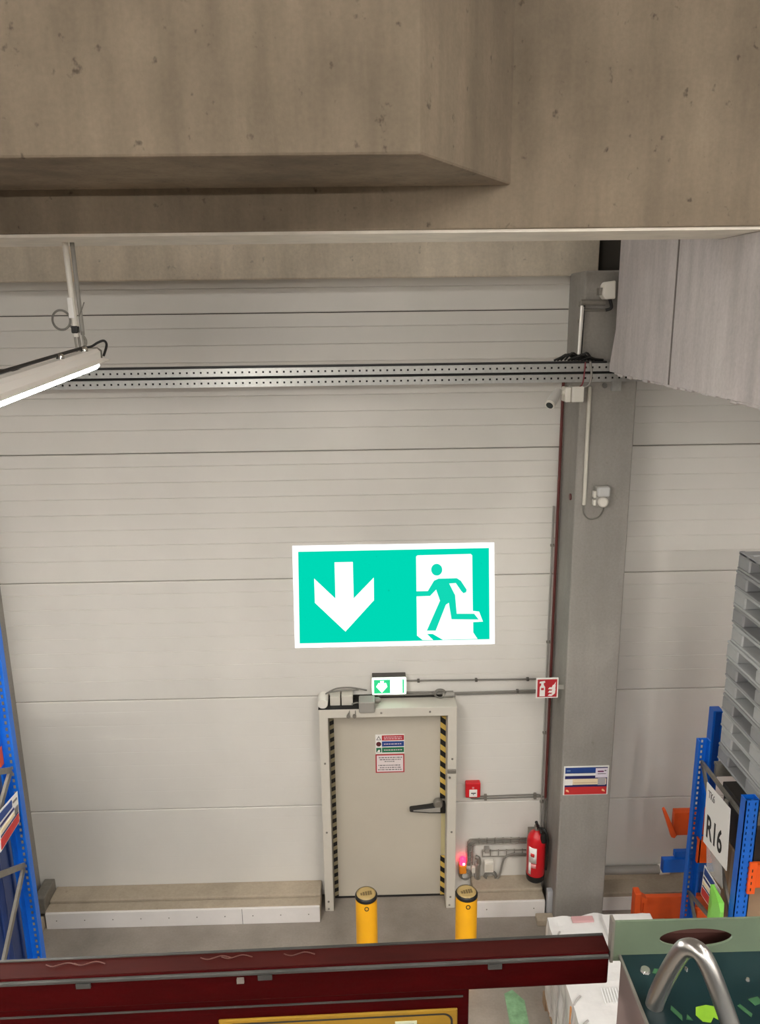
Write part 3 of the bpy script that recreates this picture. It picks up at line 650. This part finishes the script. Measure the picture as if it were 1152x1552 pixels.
for y in (4.44, 4.08): MB().lathe((-1.52, y, sl(y)+.068), [(.02, 0), (.02, .018), (.01, .026)], 12).build('mount_knob', STEEL, lb)
G_ = 'LED battens in rows along the hall'
for x, y0, y1 in ((LX, -2.0, 1.2), (LX, -5.4, -2.4), (-5.6, .4, 3.4), (-5.6, -3.0, 0.0), (3.0, -2.2, .8), (3.0, -5.6, -2.6), (6.8, .4, 3.4), (6.8, -3.0, 0)):  # rows added out of view to brighten the hall
    bt, s2 = batten(x, y0, y1, 5.86, 0, 'white LED batten lamp hung in a row along the hall', G_)
    for y in (y0+.4, y1-.4): MB().tube([(x, y, 5.92), (x, y, 9.41)], .012, 8).build('pole', WHITE, bt)

for x in (-4.5, 2.2, 5.5):  # added out of view to light the beam faces
    for y0, y1 in ((-1.6, 1.6), (-5.4, -2.2)):
        bt, s2 = batten(x, y0, y1, 8.9, 0, 'white LED batten lamp fixed high under the roof slab', 'LED battens high under the roof slab', True, lm=LEDH)
        for y in (y0+.4, y1-.4): MB().tube([(x, y, 8.96), (x, y, 9.41)], .012, 8).build('pole', WHITE, bt)

for x in (-2.6, .6):  # added out of view to brighten the upper wall and lintel
    bt, s2 = batten(x, 5.1, 6.7, 8.9, 0, 'short LED batten lamp in the bay behind the roof beam', 'LED battens behind the roof beam', True, lm=LEDB)
    for y in (5.4, 6.4): MB().tube([(x, y, 8.96), (x, y, 9.41)], .012, 8).build('pole', WHITE, bt)

for x0 in (-6.6, -2.0, 2.6):  # added behind the camera to light beam faces but not the haunch underside
    bt, s2 = batten(-3.4, x0, x0+4.0, 7.0, 0, 'long LED batten lamp hung crosswise in the hall behind the lift', 'LED battens hung crosswise in the hall', True, lm=LEDC, cross=True)
    for x in (x0+.5, x0+3.5): MB().tube([(x, -3.4, 7.06), (x, -3.4, 9.395)], .012, 8).build('pole', WHITE, bt)

# ------------------------------------------------------------------ bollards
def bollard(x, y, label):
    r = thing('bollard', label, 'bollard', (x, y, 0), 'yellow bollards before the door')
    MB().lathe((x, y, 0), [(.098, 0), (.098, .955), (.095, .97)], 32).build('post', YELLOW, r)
    MB().lathe((x, y, .955), [(.101, 0), (.101, .022), (.092, .036), (.086, .036)], 32).build('black_rim', BLACK, r)
    cp_ = MB().lathe((x, y, .975), [(.088, 0), (.088, .016), (.07, .024)], 28).build('top_disc', mat('cap_beige', (176, 150, 96), .4), r)
    m_ = MB()
    for k, (a, b) in enumerate(((-.052, .02), (-.03, .03), (-.008, .034), (.014, .036), (.034, .034))): m_.obox((x+a+.008, y-.01+.2*a, 1.0), (.008, .002, 0), (-.003, b*.7, 0), (0, 0, .0012))
    m_.build('embossed_mark', mat('cap_brown', (112, 92, 56), .5), cp_)
    m_ = MB(); m_.curve([(x+dx0+.017*math.cos(a), y-.0985+.3*0, .905+.02*math.sin(a)) for dx0 in (.003,) for a in [i*math.pi/6 for i in range(12)]], .004, 6, 3, True)
    m_.build('ring_mark', BLACK, r)
bollard(-.056, 6.14, 'yellow steel bollard in front of the door leaf')
bollard(.857, 6.13, 'yellow steel bollard in front of the door jamb by the red beacon')

# ------------------------------------------------------------------ racks
def upright_c(par, x0, x1, y0, y1, z0, z1, m_=BLUE):
    """channel open towards the camera side of the frame, web at the far side with slots"""
    mb = MB(); mb.box(x0, x0+.012, y0, y1, z0, z1); mb.box(x1-.012, x1, y0, y1, z0, z1)
    perf(mb, (x0+.012, y1-.006, z0), (0, 0, 1), (1, 0, 0), (0, 1, 0), z1-z0, x1-x0-.024, .006, .05, .028, .018, vc=(x1-x0-.024)*.5)
    return mb.build('upright', m_, par)
def upright_f(par, x0, x1, y0, y1, z0, z1):
    mb = MB(); mb.box(x0, x0+.008, y0, y1, z0, z1); mb.box(x1-.008, x1, y0, y1, z0, z1); wd = (x1-x0)/2
    mb.box(x0+wd-.008, x0+wd+.008, y0+.008, y0+.02, z0, z1)
    for k in range(2): perf(mb, (x0+k*wd, y0, z0), (0, 0, 1), (1, 0, 0), (0, 1, 0), z1-z0, wd, .006, .05, .024, .010, vc=wd*(.42 if k else .5))
    mb.box(x0+.01, x1-.01, y1-.004, y1, z0, z1)
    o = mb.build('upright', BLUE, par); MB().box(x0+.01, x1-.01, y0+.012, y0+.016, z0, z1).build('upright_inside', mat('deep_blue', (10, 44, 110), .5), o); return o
R = thing('pallet_rack', 'blue and orange pallet rack carrying stacked grey pallets and the R16 sign', 'rack', (3.6, 5.5, 0))
upright_c(R, 2.785, 2.885, 5.96, 6.02, 0, 2.555)
upright_f(R, 2.785, 2.89, 5.12, 5.20, 0, 2.555)
for (y, z0, z1) in ((5.96, 0, 0),): pass
BR = STEELD
def brace(a, b, w_=.035): MB().bar(a, b, .02, w_, (1, 0, 0) if False else (0, 0, 1)).build('brace', BR, R)
brace((2.83, 5.98, 2.35), (2.83, 5.16, 2.35)); brace((2.84, 5.98, 2.33), (2.84, 5.16, 1.30)); brace((2.83, 5.98, 1.04), (2.83, 5.16, 1.25)); brace((2.84, 5.98, 1.02), (2.84, 5.16, .2)); brace((2.83, 5.98, .2), (2.83, 5.16, .2))
# beams of this rack
def obeam(par, x0, x1, y, z0, z1, m_, plate=True):
    mb = MB(); mb.prism([(y, z0), (y, z1), (y+.05, z1), (y+.05, z1-.02), (y+.035, z1-.03), (y+.035, z0)], lambda a, b, t: (t, a, b), x0, x1)
    o = mb.build('beam', m_, par, bevel=.004)
    if plate: MB().box(x0-.005, x0+.055, y-.018, y+.002, z0-.04, z1+.035).build('end_plate', m_, o, bevel=.004)
    return o
ob = obeam(R, 2.862, 7.0, 5.112, 1.80, 2.0, ORANGE)
m = MB()
for k in range(4): m.box(2.876, 2.884, 5.0925, 5.0945, 1.79+.055*k, 1.815+.055*k)
m.build('hook_slots', DARK, ob)
obeam(R, 2.862, 7.0, 5.96, 1.36, 1.60, ORANGE, False)
obeam(R, 2.90, 7.0, 5.20, 2.28, 2.40, STEELD, False); obeam(R, 2.90, 7.0, 5.86, 2.28, 2.40, STEELD, False)
# second rack behind, against the wall
R2 = thing('wall_rack', 'blue rack post with orange and blue beam stubs close to the wall', 'rack', (3.2, 6.6, 0))
MB().box(3.125, 3.215, 6.46, 6.56, 0, 2.56).build('post', BLUE, R2, bevel=.006)
MB().box(3.145, 3.195, 6.455, 6.462, 0, 2.555).build('post_groove', mat('rack_blue_deep', (6, 70, 160), .4), R2)
def stub(x0, z0, z1, y, m_, lip=True):
    o = MB().prism([(y, z0), (y, z1-.02), (y+.02, z1), (y+.05, z1), (y+.05, z0)], lambda a, b, t: (t, a, b), x0+.12, 7.0).build('beam', m_, R2, bevel=.004)
    if lip:
        q = MB(); q.prism([(x0, z1+.03), (x0+.02, z1+.045), (x0+.15, z0+.02), (x0+.13, z0-.01), (x0+.10, z0)], lambda a, b, t: (a, t, b), y-.03, y+.012)
        q.build('hook_plate', m_, o, bevel=.005)
stub(2.70, 1.32, 1.58, 6.40, ORANGED)
o = MB().box(2.75, 7.0, 6.38, 6.43, .93, 1.075).build('beam', BLUE, R2, bevel=.004); MB().box(2.86, 7.0, 6.40, 6.45, 1.075, 1.14).build('beam_step', BLUE, o, bevel=.004)
MB().box(2.745, 2.752, 6.375, 6.435, .935, 1.07).build('end_cap', mat('rack_blue_deep', (6, 70, 160), .4), o)
o = MB().box(2.60, 7.0, 6.40, 6.45, .40, .645).build('beam', ORANGED, R2, bevel=.004); MB().box(2.50, 2.56, 6.36, 6.46, .36, .72).build('end_plate', ORANGED, o, bevel=.008)
MB().prism([(2.50, .72), (2.62, .645), (2.62, .60), (2.55, .62)], lambda a, b, t: (a, t, b), 6.37, 6.45).build('hook_plate', ORANGED, o)
MB().box(2.555, 2.61, 6.41, 6.44, .42, .60).build('beam_tongue', ORANGED, o)
MB().box(3.0, 7.0, 6.48, 6.9, .02, .20).build('floor_beam', ORANGED, R2)

# row signs
def yz(poly_name): pass
def side_fn(x): return lambda a, b, t: (x-t, a, b)
rs = thing('row_sign', 'white rack sign reading TK6 R16 in black', 'sign', (2.78, 5.5, 1.8))
Q = [(5.742, 2.312), (5.326, 2.344), (5.285, 1.82), (5.709, 1.773)]
MB().prism(Q, side_fn(2.784), 0, .006).build('plate', SIGNW, rs)
def on_sign(u, v, x, Qd):         # u along reading direction 0..1, v up 0..1
    tl, tr, br, bl = [Vector(p) for p in Qd]
    top = tl.lerp(tr, u); bot = bl.lerp(br, u); p = bot.lerp(top, v); return (x, p.x, p.y)
text_mb('R16', 1, lambda x, y, z: on_sign(.09+x*.43, .15+y*.52, 2.777-z, Q)).build('row_lettering', INK, rs)
text_mb('TK6', 1, lambda x, y, z: on_sign(.10+x*.16, .80+y*.165, 2.777-z, Q)).build('small_lettering', INKG, rs)
MB().box(2.784, 2.80, 5.40, 5.44, 1.80, 2.36).build('strap', STEELD, rs)
def mini_notice(x, Qd, label, out):
    r = thing('rack_notice', label, 'sign', (x, Qd[0][0], Qd[3][1]))
    s = 1 if out > 0 else -1
    def quad(name, u0, u1, v0, v1, k, m_):
        mb = MB(); A = [on_sign(u, v, x+out*k, Qd) for u, v in ((u0, v0), (u1, v0), (u1, v1), (u0, v1))]; B = [(p[0]+out*.9, p[1], p[2]) for p in A]
        mb.add(A+B, [(0, 1, 2, 3), (7, 6, 5, 4), (0, 4, 5, 1), (1, 5, 6, 2), (2, 6, 7, 3), (3, 7, 4, 0)]); mb.build(name, m_, r)
    quad('plate', 0, 1, 0, 1, 0, SIGNW); quad('blue_band', .05, .66, .74, .95, 1, SIGNB); quad('red_band', .04, .96, .04, .30, 1, SIGNR)
    quad('navy_line', .05, .75, .60, .66, 1, SIGNN); quad('cream_band', .05, .75, .42, .52, 1, CREAM); quad('dark_line', .05, .95, .34, .37, 1, SIGNN); quad('code_panel', .78, .95, .40, .60, 1, INKG); quad('logo_line', .72, .92, .80, .86, 1, INKG)
    return r
mini_notice(2.783, [(5.645, 1.592), (5.343, 1.59), (5.337, 1.327), (5.663, 1.293)], 'blue and red information plate hanging below the R16 sign', -.004)
m = MB(); pts = [(5.37, 1.63), (5.32, 1.62), (5.22, 1.58), (5.19, 1.52), (5.20, 1.40), (5.30, 1.33), (5.36, 1.33), (5.40, 1.45)]
vs_ = []; random.seed(3)
for t in (0, 1): vs_ += [(2.715+.03*t+random.uniform(-.012, .012), a, b) for a, b in pts]
vs_ += [(2.70, 5.30, 1.50), (2.76, 5.30, 1.48)]; n = 8
m.add(vs_, [((i+1) % n, i, 16) for i in range(n)] + [(8+i, 8+(i+1) % n, 17) for i in range(n)] + [(i, (i+1) % n, 8+(i+1) % n, 8+i) for i in range(n)])
tag(m.build('green_bag', LIMEBAG), 'crumpled lime green bag hanging on the rack frame', 'bag')
m = MB(); m.prism([(5.66, 1.78), (5.38, 1.80), (5.33, 1.62), (5.62, 1.58)], side_fn(2.79), 0, .004)
tag(m.build('clear_film', FILM), 'clear crinkled plastic film between the two rack signs', 'film')
cb = thing('cardboard_box', 'brown cardboard box inside the rack behind the signs', 'box', (3.4, 5.5, 1.0))
MB().box(2.96, 3.9, 5.25, 5.84, .95, 1.80).build('carton', CARD, cb, bevel=.01); MB().box(2.957, 3.9, 5.52, 5.57, .96, 1.799).build('packing_tape', mat('tape_brown', (170, 150, 120), .3), cb)
obeam(R, 2.862, 7.0, 5.20, .82, .95, ORANGE, False); obeam(R, 2.862, 7.0, 5.86, .82, .95, ORANGE, False)

dc = thing('storage_crate', 'dark grey crate on the carton under the pallet stack', 'crate', (3.4, 5.5, 1.8))  # dark block stands in for the shaded gap between carton and pallets
MB().box(2.97, 3.85, 5.27, 5.83, 1.801, 2.22).build('crate_body', mat('crate_dark', (52, 48, 45), .6), dc, bevel=.012); MB().box(2.96, 3.86, 5.26, 5.84, 2.20, 2.25).build('crate_rim', mat('crate_rim_dark', (70, 66, 62), .6), dc, bevel=.006)
# stacked plastic pallets
def make_pallet(name):
    r = thing(name, 'x', 'pallet', (2.95, 5.96, 2.40), 'grey plastic pallets in one stack')
    return r
PX, PY0, PY1, PZ, PH = 2.95, 4.76, 5.96, 2.40, .1535
random.seed(11)
ord_ = ['lowest', 'second from the bottom', 'third from the bottom', 'fourth from the bottom', 'fifth from the bottom', 'sixth from the bottom', 'sixth from the top', 'fifth from the top', 'fourth from the top', 'third from the top', 'second from the top', 'topmost']
for i in range(12):
    z = PZ+i*PH; jx = random.uniform(-.012, .012); jy = random.uniform(-.015, .015)
    x0, x1, y0, y1 = PX+jx, PX+.8+jx, PY0+jy, PY1+jy; mt = PALLET[0 if i in (0, 3, 5, 8, 10, 11) else 1]
    r = thing('plastic_pallet', 'grey plastic pallet, %s in the stack on the blue rack' % ord_[i], 'pallet', (x0, y1, z), 'grey plastic pallets in one stack')
    dk = MB(); dk.box(x0, x1, y0, y1, z+.125, z+.150)
    if i == 11:
        dk = MB()
        for k in range(8): dk.box(x0, x1, y0+k*.152, y0+k*.152+.118, z+.125, z+.150)
        dk.box(x0, x0+.05, y0, y1, z+.12, z+.148); dk.box(x1-.05, x1, y0, y1, z+.12, z+.148); dk.box(x0+.36, x0+.44, y0, y1, z+.12, z+.146)
    dk.build('deck', mt, r, bevel=.006, seg=1)
    for (a, b) in ((0, .19), (.49, .71), (1.01, 1.2)):
        for c0, c1 in ((0, .14), (.33, .47), (.66, .8)):
            MB().box(x0+c0, x0+c1, y0+a, y0+b, z+.018, z+.126).build('block', mt, r, bevel=.012, seg=1)
    for c0, c1 in ((0, .14), (.33, .47), (.66, .8)): MB().box(x0+c0, x0+c1, y0, y1, z+.0, z+.020).build('runner', mt, r, bevel=.004, seg=1)
    if i in (4, 8): pass

# left rack
Lr = thing('pallet_rack', 'blue pallet rack with grey braces beside the dark blue containers', 'rack', (-3.0, 4.5, 0))
upright_c(Lr, -2.575, -2.465, 4.97, 5.03, 0, 4.9); upright_f(Lr, -2.575, -2.465, 3.90, 3.98, 0, 4.9)
def lbrace(a, b): MB().bar(a, b, .02, .04).build('brace', BR, Lr)
lbrace((-2.50, 4.96, 2.28), (-2.50, 3.94, 2.86)); lbrace((-2.505, 4.96, 2.26), (-2.505, 3.94, 1.36)); lbrace((-2.50, 4.96, 3.05), (-2.50, 3.94, 3.60)); lbrace((-2.505, 4.96, 1.46), (-2.505, 3.94, 1.36)); lbrace((-2.50, 4.96, 1.46), (-2.50, 3.94, .6)); lbrace((-2.505, 4.97, 3.04), (-2.505, 3.94, 2.3)); lbrace((-2.50, 4.96, 3.8), (-2.50, 3.94, 4.4))
ol = MB().box(-7.0, -2.56, 4.96, 5.01, 3.07, 3.21).build('beam', ORANGE, Lr, bevel=.004)
MB().box(-7.0, -2.56, 3.92, 3.97, 3.07, 3.21).build('beam', ORANGE, Lr, bevel=.004)
mini_notice(-2.462, [(4.64, 2.93), (4.935, 2.90), (4.905, 2.68), (4.60, 2.66)], 'blue and red information plate tilted on the braced rack frame by the blue container', .004)
nb = thing('blue_container', 'dark blue plastic bulk container directly behind the grey rack braces', 'container', (-3.1, 4.5, 0))
MB().box(-3.7, -2.62, 4.0, 4.90, .12, 2.80).build('body', NAVY, nb, bevel=.02)
for y in (4.1, 4.45, 4.8): MB().box(-2.622, -2.60, y-.03, y+.03, .2, 2.7).build('rib', NAVY, nb, bevel=.008)
MB().box(-3.72, -2.60, 3.98, 4.92, 2.78, 2.84).build('rim', NAVY, nb, bevel=.01)
for x in (-3.6, -2.75): MB().box(x, x+.1, 4.0, 4.9, 0, .125).build('foot', NAVY, nb)
gb_ = thing('grey_crate', 'grey plastic crate standing on the dark blue container', 'crate', (-3.1, 4.5, 2.84))
MB().box(-3.6, -2.63, 4.02, 4.88, 2.84, 3.06).build('crate_body', PALLET[0], gb_, bevel=.015); MB().box(-3.62, -2.61, 4.0, 4.90, 3.03, 3.068).build('crate_rim', PALLET[1], gb_, bevel=.006)

nb2 = thing('blue_container', 'dark blue plastic bulk container standing farther back beyond the rack upright', 'container', (-3.5, 5.5, 0))
MB().box(-4.1, -3.0, 5.12, 5.85, .12, 2.70).build('body', NAVY, nb2, bevel=.02); MB().box(-4.12, -2.98, 5.10, 5.87, 2.68, 2.74).build('rim', NAVY, nb2, bevel=.01)
for y in (5.25, 5.5, 5.75): MB().box(-3.002, -2.982, y-.03, y+.03, .2, 2.6).build('rib', NAVY, nb2, bevel=.008)
for x in (-4.0, -3.15): MB().box(x, x+.1, 5.12, 5.85, 0, .125).build('foot', NAVY, nb2)

# ------------------------------------------------------------------ wrapped pallet load at the column foot
wl = thing('wrapped_load', 'white plastic wrapped pallet load at the foot of the column', 'pallet load', (2.0, 5.4, 0))
m = MB(); nx, ny, nz = 18, 18, 14; random.seed(5)
import mathutils.noise as mn
def wp(a, b, c):
    x = 1.53+.92*a; y = 4.72+1.16*b; z = .13+.79*c
    d_ = mn.noise(Vector((x*3, y*3, z*4)))*.03 + mn.noise(Vector((x*9, y*9, z*5)))*.018
    k = Vector((a-.5, b-.5, (c-.5)*.8)); k = k.normalized()
    return (x+k.x*d_, y+k.y*d_, z+k.z*d_*.8)
def grid(fn, n1, n2):
    vs_ = [fn(i/n1, j/n2) for i in range(n1+1) for j in range(n2+1)]
    m.add(vs_, [(i*(n2+1)+j, (i+1)*(n2+1)+j, (i+1)*(n2+1)+j+1, i*(n2+1)+j+1) for i in range(n1) for j in range(n2)], False)
grid(lambda a, b: wp(a, b, 1), 26, 26); grid(lambda a, b: wp(a, b, 0), 26, 26); grid(lambda a, b: wp(a, 0, b), 26, 22); grid(lambda a, b: wp(a, 1, b), 26, 22); grid(lambda a, b: wp(0, a, b), 26, 22); grid(lambda a, b: wp(1, a, b), 26, 22)
m.build('wrapped_goods', WRAP, wl)
m = MB()
for y in (4.72, 5.25, 5.78): m.box(1.53, 2.45, y, y+.1, 0, .10)
m.box(1.53, 2.45, 4.72, 5.88, .10, .125); m.build('wood_pallet', CARD, wl)
m = MB().box(1.74, 1.93, 5.79, 5.85, .92, .943); m.build('pink_sheet', PINK, wl, bevel=.005)
MB().prism([(5.46, .925), (5.62, 1.0), (5.80, 1.0), (5.80, .925)], lambda a, b, t: (t, a, b), 1.99, 2.42).build('raised_flap', WRAP, wl, bevel=.01)
m = MB()
for k in range(9): m.obox((1.78+.022*k, 5.02, .935), (.0035, 0, 0), (.004, .07-.004*(k % 3), 0), (0, 0, .003))
m.build('film_folds', mat('film_white', (246, 246, 246), .2), wl)
m = MB()
for k in range(5): m.curve([(1.50+.004*k, 4.74+.2*k, .2), (1.515, 4.76+.2*k, .5), (1.52+.01*k, 4.73+.22*k, .90), (1.6, 4.8+.22*k, .937)], .008, 6)
m.build('film_creases', mat('film_grey', (176, 172, 168), .3), wl)
MB().curve([(1.496, 4.85, .3), (1.505, 4.92, .6), (1.52, 4.98, .88)], .009, 6).build('orange_strap', mat('strap_tan', (200, 140, 84), .5), wl)
tag(MB().prism([(1.19, 5.55), (1.26, 5.50), (1.36, 5.58), (1.37, 5.90), (1.28, 6.02), (1.20, 5.98)], lambda a, b, t: (a, b, t), -.002, .0025).build('floor_marking', GREENMARK), 'worn green paint mark on the floor beside the wrapped load', 'floor marking')

# ------------------------------------------------------------------ lift truck guard rail and console (foreground)
gr = thing('guard_rail', 'dark red scratched guard rail of the lift platform with a yellow label', 'guard rail', (0, .95, 4.3))
sk_ = .0235       # the platform stands slightly askew to the wall
def gx(x, y, z): return (x, y + sk_*x, z)
def gbox(x0, x1, y0, y1, z0, z1, name, m_, par, bevel=0):
    mb = MB().box(x0, x1, y0, y1, z0, z1); mb.v = [Vector(gx(*p)) for p in mb.v]; return mb.build(name, m_, par, bevel=bevel)
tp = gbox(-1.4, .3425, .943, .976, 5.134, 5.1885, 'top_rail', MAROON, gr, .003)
gbox(-1.4, .3425, .945, .975, 5.188, 5.190, 'dusty_top_face', mat('dusty_maroon', (52, 14, 11), .7, spec=.1, var=.25, scale=16, stretch=(.4, 2, 2)), tp)  # light from above painted in as a lighter tone on the dusty top
gbox(-1.4, .342, .9405, .946, 5.1795, 5.1865, 'worn_front_edge', WORN, tp, .002); gbox(-1.4, .342, .974, .978, 5.186, 5.1915, 'worn_back_edge', WORN, tp)
gbox(-1.4, .139, .947, .960, 4.3, 5.136, 'guard_plate', MAROON, gr, .003)
gbox(-1.4, .13, .9455, .949, 5.120, 5.1225, 'plate_lip', WORN, tp)
lab = gbox(-.226, .122, .944, .9475, 4.86, 5.101, 'yellow_label', YSIGN, gr, .003)
def rr_(x0, x1, z0, z1, rad, n=6):
    o_ = []
    for cx, cz, a0 in ((x1-rad, z1-rad, 0), (x0+rad, z1-rad, 90), (x0+rad, z0+rad, 180), (x1-rad, z0+rad, 270)):
        for k in range(n+1): a = math.radians(a0+90*k/n); o_.append((cx+rad*math.cos(a), cz+rad*math.sin(a)))
    return o_
mb = MB(); oo = rr_(-.219, .115, 4.866, 5.095, .014); ii = rr_(-.216, .112, 4.869, 5.092, .012)
for k in range(len(oo)):
    j = (k+1) % len(oo); mb.add([gx(oo[k][0], .9435, oo[k][1]), gx(oo[j][0], .9435, oo[j][1]), gx(ii[j][0], .9435, ii[j][1]), gx(ii[k][0], .9435, ii[k][1])], [(0, 1, 2, 3)])
mb.build('label_border', INK, lab)
gbox(.030, .062, .9425, .9445, 5.070, 5.084, 'label_sticker', mat('sticker_pale', (190, 196, 170), .5), lab)
gbox(.034, .058, .9415, .943, 5.075, 5.080, 'sticker_print', INK, lab)
for x in (-.42, -.165, .165): gbox(x, x+.02, .9395, .944, 5.172, 5.180, 'paint_chip', WORN, tp)
gbox(-.195, -.185, .9395, .944, 5.168, 5.176, 'paint_chip', mat('chip_pale', (110, 102, 96), .5), tp)
m = MB()
for x0 in (-.47, -.43, -.25, -.22, -.13): m.curve([(x0, .966+sk_*x0, 5.191), (x0+.012, .962+sk_*x0, 5.1915), (x0+.03, .968+sk_*x0, 5.1915), (x0+.045, .964+sk_*x0, 5.1912)], .0008, 5)
m.build('scratches', mat('scratch_pale', (84, 46, 38), .5), tp)
for x in (-1.2, .12): gbox(x, x+.04, .95, .975, 3.6, 4.9, 'post', MAROON, gr)

co = thing('lift_console', 'dark teal lift console with pale green rim and bent steel grab bar', 'console', (.6, .7, 4.3))
tpz = 5.185
body = MB().box(.360, 1.1, .25, .955, 4.3, tpz-.004); body.build('console_body', MAUVE, co, bevel=.003)
MB().box(.357, 1.1, .25, .952, tpz-.006, tpz).build('console_top', TEAL, co, bevel=.002)
# rim upstand with an oval hand hole
n = 40; ox, oz, oa, ob2 = .466, 5.211, .053, .016
ov = [(ox+oa*math.cos(2*math.pi*k/n), oz+ob2*math.sin(2*math.pi*k/n)) for k in range(n)]
Xa, Xb, Za, Zb = .345, 1.1, tpz-.01, 5.242
def border(a):
    c_, s_ = math.cos(a), math.sin(a); ts = []
    if c_ > 1e-9: ts.append((Xb-ox)/c_)
    if c_ < -1e-9: ts.append((Xa-ox)/c_)
    if s_ > 1e-9: ts.append((Zb-oz)/s_)
    if s_ < -1e-9: ts.append((Za-oz)/s_)
    t_ = min(ts); return (ox+c_*t_, oz+s_*t_)
ang = sorted(set([2*math.pi*k/n for k in range(n)] + [math.atan2(z-oz, x-ox) % (2*math.pi) for x in (Xa, Xb) for z in (Za, Zb)]))
mb = MB(); k_ = len(ang)
inn = [(ox+oa*math.cos(a), oz+ob2*math.sin(a)) for a in ang]; out = [border(a) for a in ang]
for y in (.950, .9535):
    mb.add([(x, y, z) for x, z in inn] + [(x, y, z) for x, z in out], [(i, (i+1) % k_, k_+(i+1) % k_, k_+i) for i in range(k_)])
mb.add([(x, .950, z) for x, z in inn] + [(x, .9535, z) for x, z in inn], [(i, (i+1) % k_, k_+(i+1) % k_, k_+i) for i in range(k_)], True)
mb.add([(x, .950, z) for x, z in out] + [(x, .9535, z) for x, z in out], [(i, (i+1) % k_, k_+(i+1) % k_, k_+i) for i in range(k_)])
mb.build('rim', OLIVE, co)
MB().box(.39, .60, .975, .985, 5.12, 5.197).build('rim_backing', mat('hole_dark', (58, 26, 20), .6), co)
MB().box(.343, .347, .949, .963, tpz-.012, 5.243).build('rim_edge', STEELD, co)
MB().box(.355, .3585, .26, .952, tpz-.003, tpz+.001).build('worn_edge', STEELD, co)
gbp = [(.376, .865, 5.175), (.378, .862, 5.20), (.388, .856, 5.245), (.398, .848, 5.283), (.404, .842, 5.296), (.412, .834, 5.300), (.420, .826, 5.292), (.432, .812, 5.262), (.452, .79, 5.20), (.456, .786, 5.175)]
MB().curve(gbp, .0118, 18, 5).build('grab_bar', mat('bar_steel', (176, 174, 170), .28, .9), co)
for x, y in ((.384, .921), (.442, .921), (.52, .90)): MB().lathe((x, y, tpz), [(.0075 if x < .4 else .003, 0), (.006 if x < .4 else .002, .003)], 14).build('screw_head', STEEL, co)
for poly in ([(.425, .846), (.43, .858), (.445, .861), (.458, .857), (.462, .843), (.455, .835), (.447, .842), (.44, .834), (.43, .836)], [(.392, .916), (.398, .924), (.405, .921), (.40, .913)], [(.395, .855), (.398, .862), (.407, .846), (.404, .838)], [(.41, .84), (.414, .848), (.418, .838)], [(.486, .858), (.491, .861), (.50, .845), (.496, .84)], [(.505, .868), (.52, .872), (.522, .862), (.51, .858)]):
    MB().prism(poly, lambda a, b, t: (a, b, t), tpz-.0005, tpz+.0008).build('paint_splash', LIME if len(poly) > 5 else LIMED, co)
